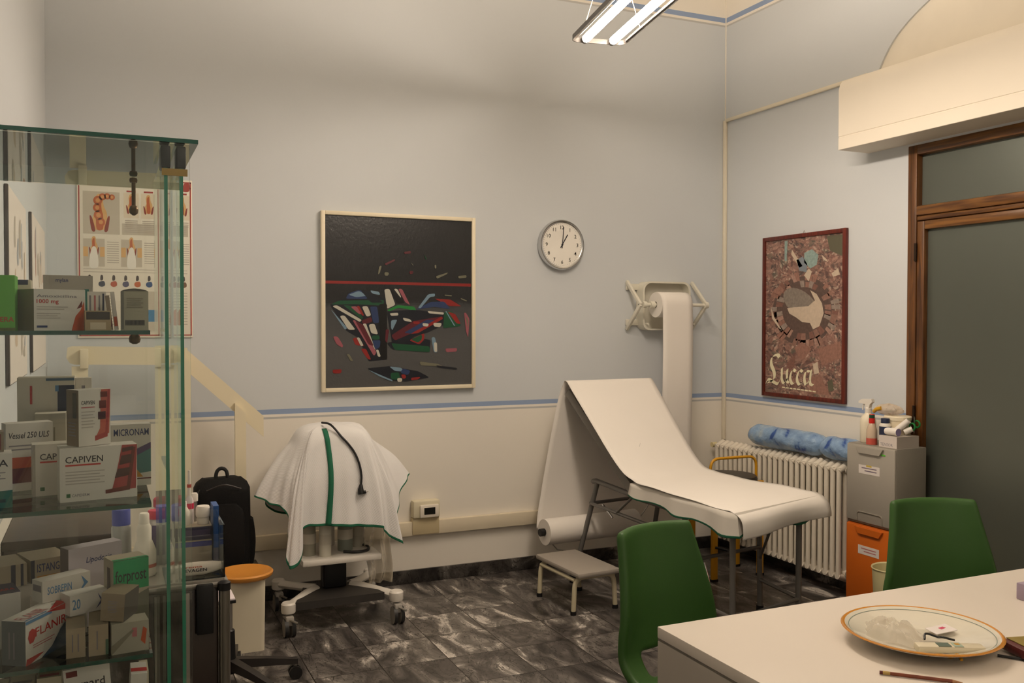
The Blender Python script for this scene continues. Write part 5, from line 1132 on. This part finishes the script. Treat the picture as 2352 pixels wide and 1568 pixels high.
# ------------------------------------------------------------------ flap bins by the door
def flap_bin(name, label, z0, z1, mt, mside, lid):
    T = thing(name, label, 'flap bin', (3.685, 3.515, z0)); H = z1-z0; xf = 3.577-3.685
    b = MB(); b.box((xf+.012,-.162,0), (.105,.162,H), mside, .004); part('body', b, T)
    b = MB(); b.box((xf,-.160,.012), (xf+.014,.160,H-.004), mt, .006); fd = part('front_flap', b, T)
    b = MB(); b.prism([(-.092,H-.012),(.092,H-.012),(.070,H-.044),(-.070,H-.044)], xf-.012, xf-.001, mt, 'yz'); part('grip_lip', b, fd)
    b = MB(); b.box((xf-.0012,-.085+.02,H-.150), (xf-.0002,.085-.01,H-.105), mat('label paper','#e6ded8',.6))
    for k in range(2): b.box((xf-.0016,-.045,H-.122-.014*k), (xf-.0012,.055-.02*k,H-.117-.014*k), ROSE if mt is not GB else mat('violet ink','#7a6b80',.6))
    if mt is GB: b.box((xf-.0018,-.012,H-.112), (xf-.0012,.024,H-.103), mat('yellow mark','#c9b04a',.6))
    part('paper_label', b, fd, label='white paper label')
    b = MB(); b.tube(rounded([(xf-.001,-.085,.020),(xf-.001,-.085,.065),(xf-.001,.085,.065),(xf-.001,.085,.020)], .03, 5), .004, mside, 8); part('foot_grip', b, fd)
    return T
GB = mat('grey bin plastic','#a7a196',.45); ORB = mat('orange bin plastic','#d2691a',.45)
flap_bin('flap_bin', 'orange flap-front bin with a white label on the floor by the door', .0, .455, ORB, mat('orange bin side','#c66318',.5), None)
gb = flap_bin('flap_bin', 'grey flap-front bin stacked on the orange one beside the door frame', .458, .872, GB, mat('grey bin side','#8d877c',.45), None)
b = MB(); b.box((xf_ := -.1095, -.100, .371), (-.108, -.072, .379), mat('lime sticker','#5fbf3a',.5)); part('green_sticker', b, gb)
ZT = .8725
# spray bottle
sp_ = thing('spray_bottle', 'white trigger spray bottle at the radiator end of the grey bin top', 'bottle', (3.67, 3.622, ZT), radians(100))
SW = mat('cream spray bottle','#ece3cc',.4)
b = MB(); b.lathe([(.036,0),(.040,.006),(.040,.110),(.036,.130),(.018,.150),(.014,.160)], SW, seg=28); part('body', b, sp_)
b = MB(); b.lathe([(.017,.156),(.017,.178),(.012,.184)], W, seg=20); part('collar', b, sp_)
b = MB(); b.prism([(-.030,.212),(-.026,.228),(.030,.226),(.050,.214),(.050,.204),(.012,.200),(.010,.180),(-.012,.180),(-.016,.200)], -.012, .012, W, 'xz'); part('spray_head', b, sp_)
b = MB(); b.tube(smooth_path([(.018,0,.203),(.030,0,.190),(.032,0,.168)], 4), .004, W, 8); part('trigger', b, sp_)
T = bottle('small bottle with red liquid and red-green cap on the grey bin', 3.618, 3.545, ZT, [(.026,0),(.027,.004),(.027,.036),(.0271,.0361),(.026,.075),(.016,.105),(.012,.112)], mat('hazy pinkish bottle','#cdb79f',.25), [(.015,.110),(.015,.134),(.0135,.1345),(.0135,.154),(.012,.156)], mat('red cap','#cf2118',.4), [(.0275,.001,.034,mat('red liquid','#c4584a',.3)),(.0139,.136,.153,mat('dark green cap','#124a34',.4))])
bottle('white bottle with navy cap and navy label on the grey bin', 3.640, 3.478, ZT, [(.026,0),(.028,.004),(.028,.108),(.022,.116)], mat('soft white bottle','#e6dfd2',.4), [(.021,.114),(.021,.138),(.020,.140)], NAVY, [(.0283,.01,.10,NAVY)])
jr = thing('plastic_jar', 'large cream lidded jar against the door frame on the grey bin', 'jar', (3.722, 3.475, ZT))
b = MB(); b.lathe([(.055,0),(.060,.006),(.064,.135)], mat('cream jar','#e6d9bd',.45), seg=36); part('body', b, jr)
b = MB(); b.lathe([(.067,.130),(.068,.146),(.064,.150),(.02,.151)], mat('cream jar lid','#efe4ca',.4), seg=36); part('lid', b, jr)
b = MB()
def lump(u, v):
    a = 2*pi*u; ph = pi*v; r = 1+.22*sin(5*a+3*v)+.12*sin(11*a+9*v)
    return Vector((3.71+.045*sin(ph)*cos(a)*r, 3.52+.070*sin(ph)*sin(a)*r, ZT+.1535+.026-.026*cos(ph)*(1+.2*sin(3*a))))
b.grid(lump, 30, 14, film_mat('crumpled clear bag', '#dccbb5', .55), closed_u=True)
single('plastic_bag', b, 'crumpled clear plastic bag lying on the cream jar', 'bag', (3.71, 3.52, ZT+.152))
b = MB(); b.tube(smooth_path([(3.672,3.585,ZT+.165),(3.665,3.56,ZT+.178),(3.67,3.535,ZT+.186)],4), .010, mat('amber plastic','#d2a021',.4), 10)
single('amber_scraper', b, 'small amber-yellow plastic piece poking from the clear bag beside the spray head', 'plastic piece')
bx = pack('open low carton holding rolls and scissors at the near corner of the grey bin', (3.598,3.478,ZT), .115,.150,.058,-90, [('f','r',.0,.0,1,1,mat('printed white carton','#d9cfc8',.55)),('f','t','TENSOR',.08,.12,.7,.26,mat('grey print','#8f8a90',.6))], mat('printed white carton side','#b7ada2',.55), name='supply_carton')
b = MB(); b.cyl((3.632,3.460,ZT+.0785), (3.632,3.385,ZT+.0785), .019, PAPER, seg=24, capm=mat('violet roll end','#8a7fa6',.5))
single('bandage_roll', b, 'white bandage roll lying on the front edge of the supply carton', 'bandage roll', (3.632,3.42,ZT+.059), angle=50)
b = MB(); b.cyl((3.665,3.435,ZT+.078), (3.700,3.385,ZT+.135), .015, PAPER, seg=20)
single('bandage_roll', b, 'white bandage roll tilted up out of the supply carton', 'bandage roll', angle=50)
b = MB(); b.cyl((3.69,3.402,ZT+.075), (3.715,3.375,ZT+.094), .014, W, seg=20)
single('tape_roll', b, 'short white roll between the tilted bandage and the green scissors', 'tape roll', angle=50)
scs = thing('scissors', 'scissors with green ring handles sticking out of the supply carton', 'scissors', (3.73, 3.378, ZT+.06))
for k in (-1, 1):
    b = MB(); R_ = [(.0, .0, .045)] ; c = Vector((.004*k, -.004, .050+.006*k)); pts = [c + Vector((.0, .017*cos(t), .017*sin(t)+.0)) + Vector((.012*k,0,0)) for t in [2*pi*i/16 for i in range(16)]]
    b.tube(pts, .0045, mat('green handle','#1d7a37',.4), 8, True); part('ring_handle', b, scs)
b = MB(); b.prism([(-.003,.01),(.003,.01),(.006,.088),(.0,.095)], -.001, .001, STEEL, 'xz'); part('blade', b, scs)
# waste basket behind the second chair
wb = thing('waste_basket', 'small cream waste basket between the orange bin and the far green chair', 'waste basket', (3.465, 3.25, 0))
b = MB(); b.lathe([(.078,0),(.081,.004),(.098,.315),(.103,.320),(.101,.325),(.095,.320),(.078,.01),(.001,.008)], mat('cream basket plastic','#d9cf9f',.45), seg=40, cap1=False); part('basket', b, wb)

# ------------------------------------------------------------------ green chairs
GRV = mat('green upholstery', '#365a26', .5, 0, .05, 12, bump=.08, bs=220, sheen=.0, spec=.35)
def green_chair(label, x, y, rot):
    T = thing('green_chair', label, 'chair', (x, y, 0), rot, 'green upholstered chairs at the desk')
    prof = smooth_path([(0,-.085,.855),(0,-.055,.75),(0,-.03,.65),(0,-.012,.55),(0,.012,.465),(0,.075,.405),(0,.16,.395),(0,.28,.400),(0,.40,.405),(0,.455,.392)], 4)
    hw = [.158,.176,.196,.214,.222,.226,.232,.236,.232,.222]; NV = len(prof)-1; NU = 22
    def fn(u, v):
        k = v*NV; i = min(NV-1, int(k)); t = k-i; p = prof[i]*(1-t)+prof[i+1]*t; q = v*9; j = min(8, int(q)); w_ = hw[j]*(1-(q-j))+hw[j+1]*(q-j)
        s = 2*u-1; c = abs(s)**2.2; back = max(0, min(1, (.50-v)/.22)); seat = 1-back
        lift = c*(.055*back) ; z = p.z + c*seat*.035; yy = p.y + lift + .02*c*seat
        r = 1
        return Vector((s*w_*r, yy, z))
    def mt(u, v): return None if (abs(2*u-1) < .52 and .425 < v < .535) else GRV
    b = MB(); b.grid(fn, NU, NV, mt); o = part('seat_shell', b, T, recalc=False, angle=70); solid(o, .030, 0)
    md = o.modifiers.new('soft', 'SUBSURF'); md.levels = 1; md.render_levels = 1
    for sx in (-1, 1):
        for (ya, yb) in ((.10, .02), (.36, .42)):
            b = MB(); b.tube([(sx*.15, ya, .385), (sx*.20, yb, .012)], .011, CHR, 12); b.cyl((sx*.20, yb, 0), (sx*.20, yb, .016), .014, BLK, seg=12); part('leg', b, T)
    b = MB(); b.box((-.16,.09,.366), (.16,.37,.380), BLK, .003); part('under_frame', b, T)
    return T
green_chair('green upholstered chair in front of the couch, nearer the desk corner', 1.606, 2.425, radians(193.3))
green_chair('green upholstered chair beside the waste bins and door', 2.752, 2.380, radians(160))

# ------------------------------------------------------------------ desk and what lies on it
dkk = thing('white_desk', 'white laminate desk with grey edge in the right foreground', 'desk', (2.05, 1.40, 0))
LAM = mat('white laminate top', '#e9dfd3', .35, 0, .02, 2, spec=.4); LSD = mat('grey laminate side', '#b3aba1', .45); X0, X1, Y0_, Y1_ = 1.246-2.05, 2.95-2.05, .80-1.40, 1.905-1.40
b = MB(); b.box((X0, Y0_, .722), (X1, Y1_, .750), LAM, .002); part('desk_top', b, dkk)
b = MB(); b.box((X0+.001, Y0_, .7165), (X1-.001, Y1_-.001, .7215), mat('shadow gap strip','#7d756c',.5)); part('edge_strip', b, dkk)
for x in (X0, X1-.028):
    b = MB(); b.box((x, Y0_+.01, 0), (x+.028, Y1_-.001, .716), LSD, .002); part('end_panel', b, dkk)
b = MB(); b.box((X0+.028, Y1_-.20, .30), (X1-.028, Y1_-.182, .716), LSD, .002); part('modesty_panel', b, dkk)
# plate
pc = Vector((1.737, 1.548, .7502)); plt = thing('ceramic_plate', 'wide white ceramic plate with orange rim on the desk holding small items', 'plate', pc)
CER = mat('white glazed ceramic', '#e3ddcc', .12, 0, .02, spec=.6, coat=.3); ORIM = mat('orange glaze', '#cf8a2c', .15, 0, .12, 40, coat=.3)
RP = .176
def plate_prof():
    return [(.060,.0),(.066,.0),(.070,.006),(.110,.012),(.150,.024),(RP-.002,.034),(RP,.0365),(RP-.003,.0385),(RP-.009,.0375),(.158,.0325),(.150,.0295),(.115,.018),(.085,.011),(.06,.009),(.001,.008)]
pf = plate_prof(); b = MB(); b.lathe(pf, [CER]*5+[ORIM]*3+[CER]*(len(pf)-8), seg=72, cap1=False); b.lathe([(.1570,.0327),(.1585,.0332)], mat('grey green line','#7e8f86',.3), seg=72, cap0=False, cap1=False); part('dish', b, plt)
zp = pc.z + .0125
dv = thing('white_device', 'long off-white plastic device with green square lying in the plate', 'device', (1.735, 1.452, zp+.006), radians(-28))
b = MB(); b.box((-.085,-.016,-.004), (.062,.016,.012), mat('ivory plastic','#e0d5ba',.4), .004); part('body', b, dv)
b = MB(); b.box((-.040,-.014,.0121), (-.012,.010,.0128), mat('grey green pad','#5d6d60',.5)); part('pad', b, dv)
b = MB(); b.box((-.006,-.014,.0121), (.014,.012,.0127), mat('pale blue sticker','#a9b9a6',.5)); b.box((.0,-.004,.0127), (.010,.008,.0131), mat('ochre mark','#c79a45',.5)); part('sticker', b, dv)
b = MB()
def film(u, v):
    a = 2*pi*u; r = (1-.75*v)*(1+.18*sin(4*a+2)+.10*sin(9*a)); z = .004+.030*sin(pi*min(1, v*1.05)*.5)*(1+.25*sin(6*a+v*5))
    return Vector((1.690+.062*r*cos(a), 1.585+.078*r*sin(a), zp+z))
FILM = film_mat('clear cellophane', '#e6dccb', .38, .12); b.grid(film, 40, 10, FILM, closed_u=True)
single('cellophane_wrapper', b, 'crumpled clear cellophane wrapper on the left of the plate', 'wrapper', (1.69, 1.585, zp), angle=25)
GOLD = mat('brass', '#b98a2c', .25, .9)
b = MB(); b.tube(smooth_path([(1.655,1.455,zp+.005),(1.675,1.440,zp+.008),(1.69,1.425,zp+.006),(1.705,1.42,zp+.010),(1.70,1.405,zp+.005)], 5), .0035, GOLD, 8); single('brass_chain', b, 'brass chain piece in front of the white device in the plate', 'chain')
b = MB(); b.prism([(0,0),(.012,.006),(.022,.0),(.020,.014),(.028,.024),(.014,.020),(.004,.028),(.006,.013)], 0, .004, mat('gold paper','#b8923f',.35,.4), 'xy'); b.v = [Vector((1.810+p.x, 1.405+p.y, zp+.006+p.z+p.x*.3)) for p in b.v]; single('gold_star', b, 'crumpled gold foil star at the right end of the plate', 'foil star')
b = MB(); b.tube(smooth_path([(1.735,1.535,zp+.004),(1.75,1.545,zp+.012),(1.77,1.530,zp+.006),(1.765,1.51,zp+.012),(1.79,1.50,zp+.005)], 5), .0025, BLK, 8); single('black_clip', b, 'small black wire clip behind the device in the plate', 'clip')
b = MB(); b.prism([(0,0),(.055,-.012),(.062,.030),(.008,.040)], 0, .0015, mat('white slip','#ece4e0',.5), 'xy'); b.box((.030,.012,.0015), (.044,.022,.002), mat('pink mark','#d0476a',.5)); b.v = [Vector((1.785+p.x, 1.545+p.y, zp+.004+p.z+p.x*.12)) for p in b.v]; single('paper_slip', b, 'white paper slip with pink mark at the back of the plate', 'paper slip')
# pencil
pn = thing('pencil', 'brown pencil lying on the desk in front of the plate', 'pencil', (1.575, 1.392, .7505))
pa, pq = Vector((1.508, 1.450, .7548))-Vector(pn.location), Vector((1.622, 1.338, .7548))-Vector(pn.location)
d = (pq-pa); b = MB(); b.cyl(pa+d*.13, pa+d*.88, .0038, wood_mat('brown pencil paint','#6d3018','#8a4322',0,.4), seg=6); part('barrel', b, pn)
b = MB(); b.cyl(pa+d*.04, pa+d*.13, .0040, mat('pale brass ferrule','#b59a5d',.3,.6), seg=12); b.cyl(pa, pa+d*.04, .0038, mat('maroon eraser','#5a1d20',.6), seg=12); part('ferrule_and_eraser', b, pn)
b = MB(); b.cyl(pa+d*.88, pa+d, .0038, mat('pencil wood','#a9794f',.6), r2=.0006, seg=6); part('tip', b, pn)
# note wallet and cable
wl = thing('maroon_wallet', 'maroon leather case with olive top at the right edge of the desk', 'case', (1.93, 1.385, .7545), radians(-14))
b = MB(); b.box((-.072,-.06,.0), (.10,.05,.022), mat('maroon leather','#5a1f1c',.45,bump=.2,bs=150), .006); part('case_body', b, wl)
b = MB(); b.box((-.055,-.045,.0222), (.095,.046,.0245), mat('olive card','#8f7c36',.5), .0008); part('card', b, wl)
b = MB(); b.tube(smooth_path([(1.828,1.418,.7542),(1.855,1.385,.7542),(1.90,1.345,.7542),(1.96,1.308,.7542),(2.03,1.290,.7542)], 6), .0032, BLK, 8); single('thin_cable', b, 'thin black cable running out from under the plate past the maroon case', 'cable')
b = MB(); b.box((2.262,1.62,.7505), (2.38,1.70,.795), mat('lavender grey carton','#a494a6',.5), .002); single('lavender_carton', b, 'lavender grey carton cut off by the right picture edge on the desk', 'carton')
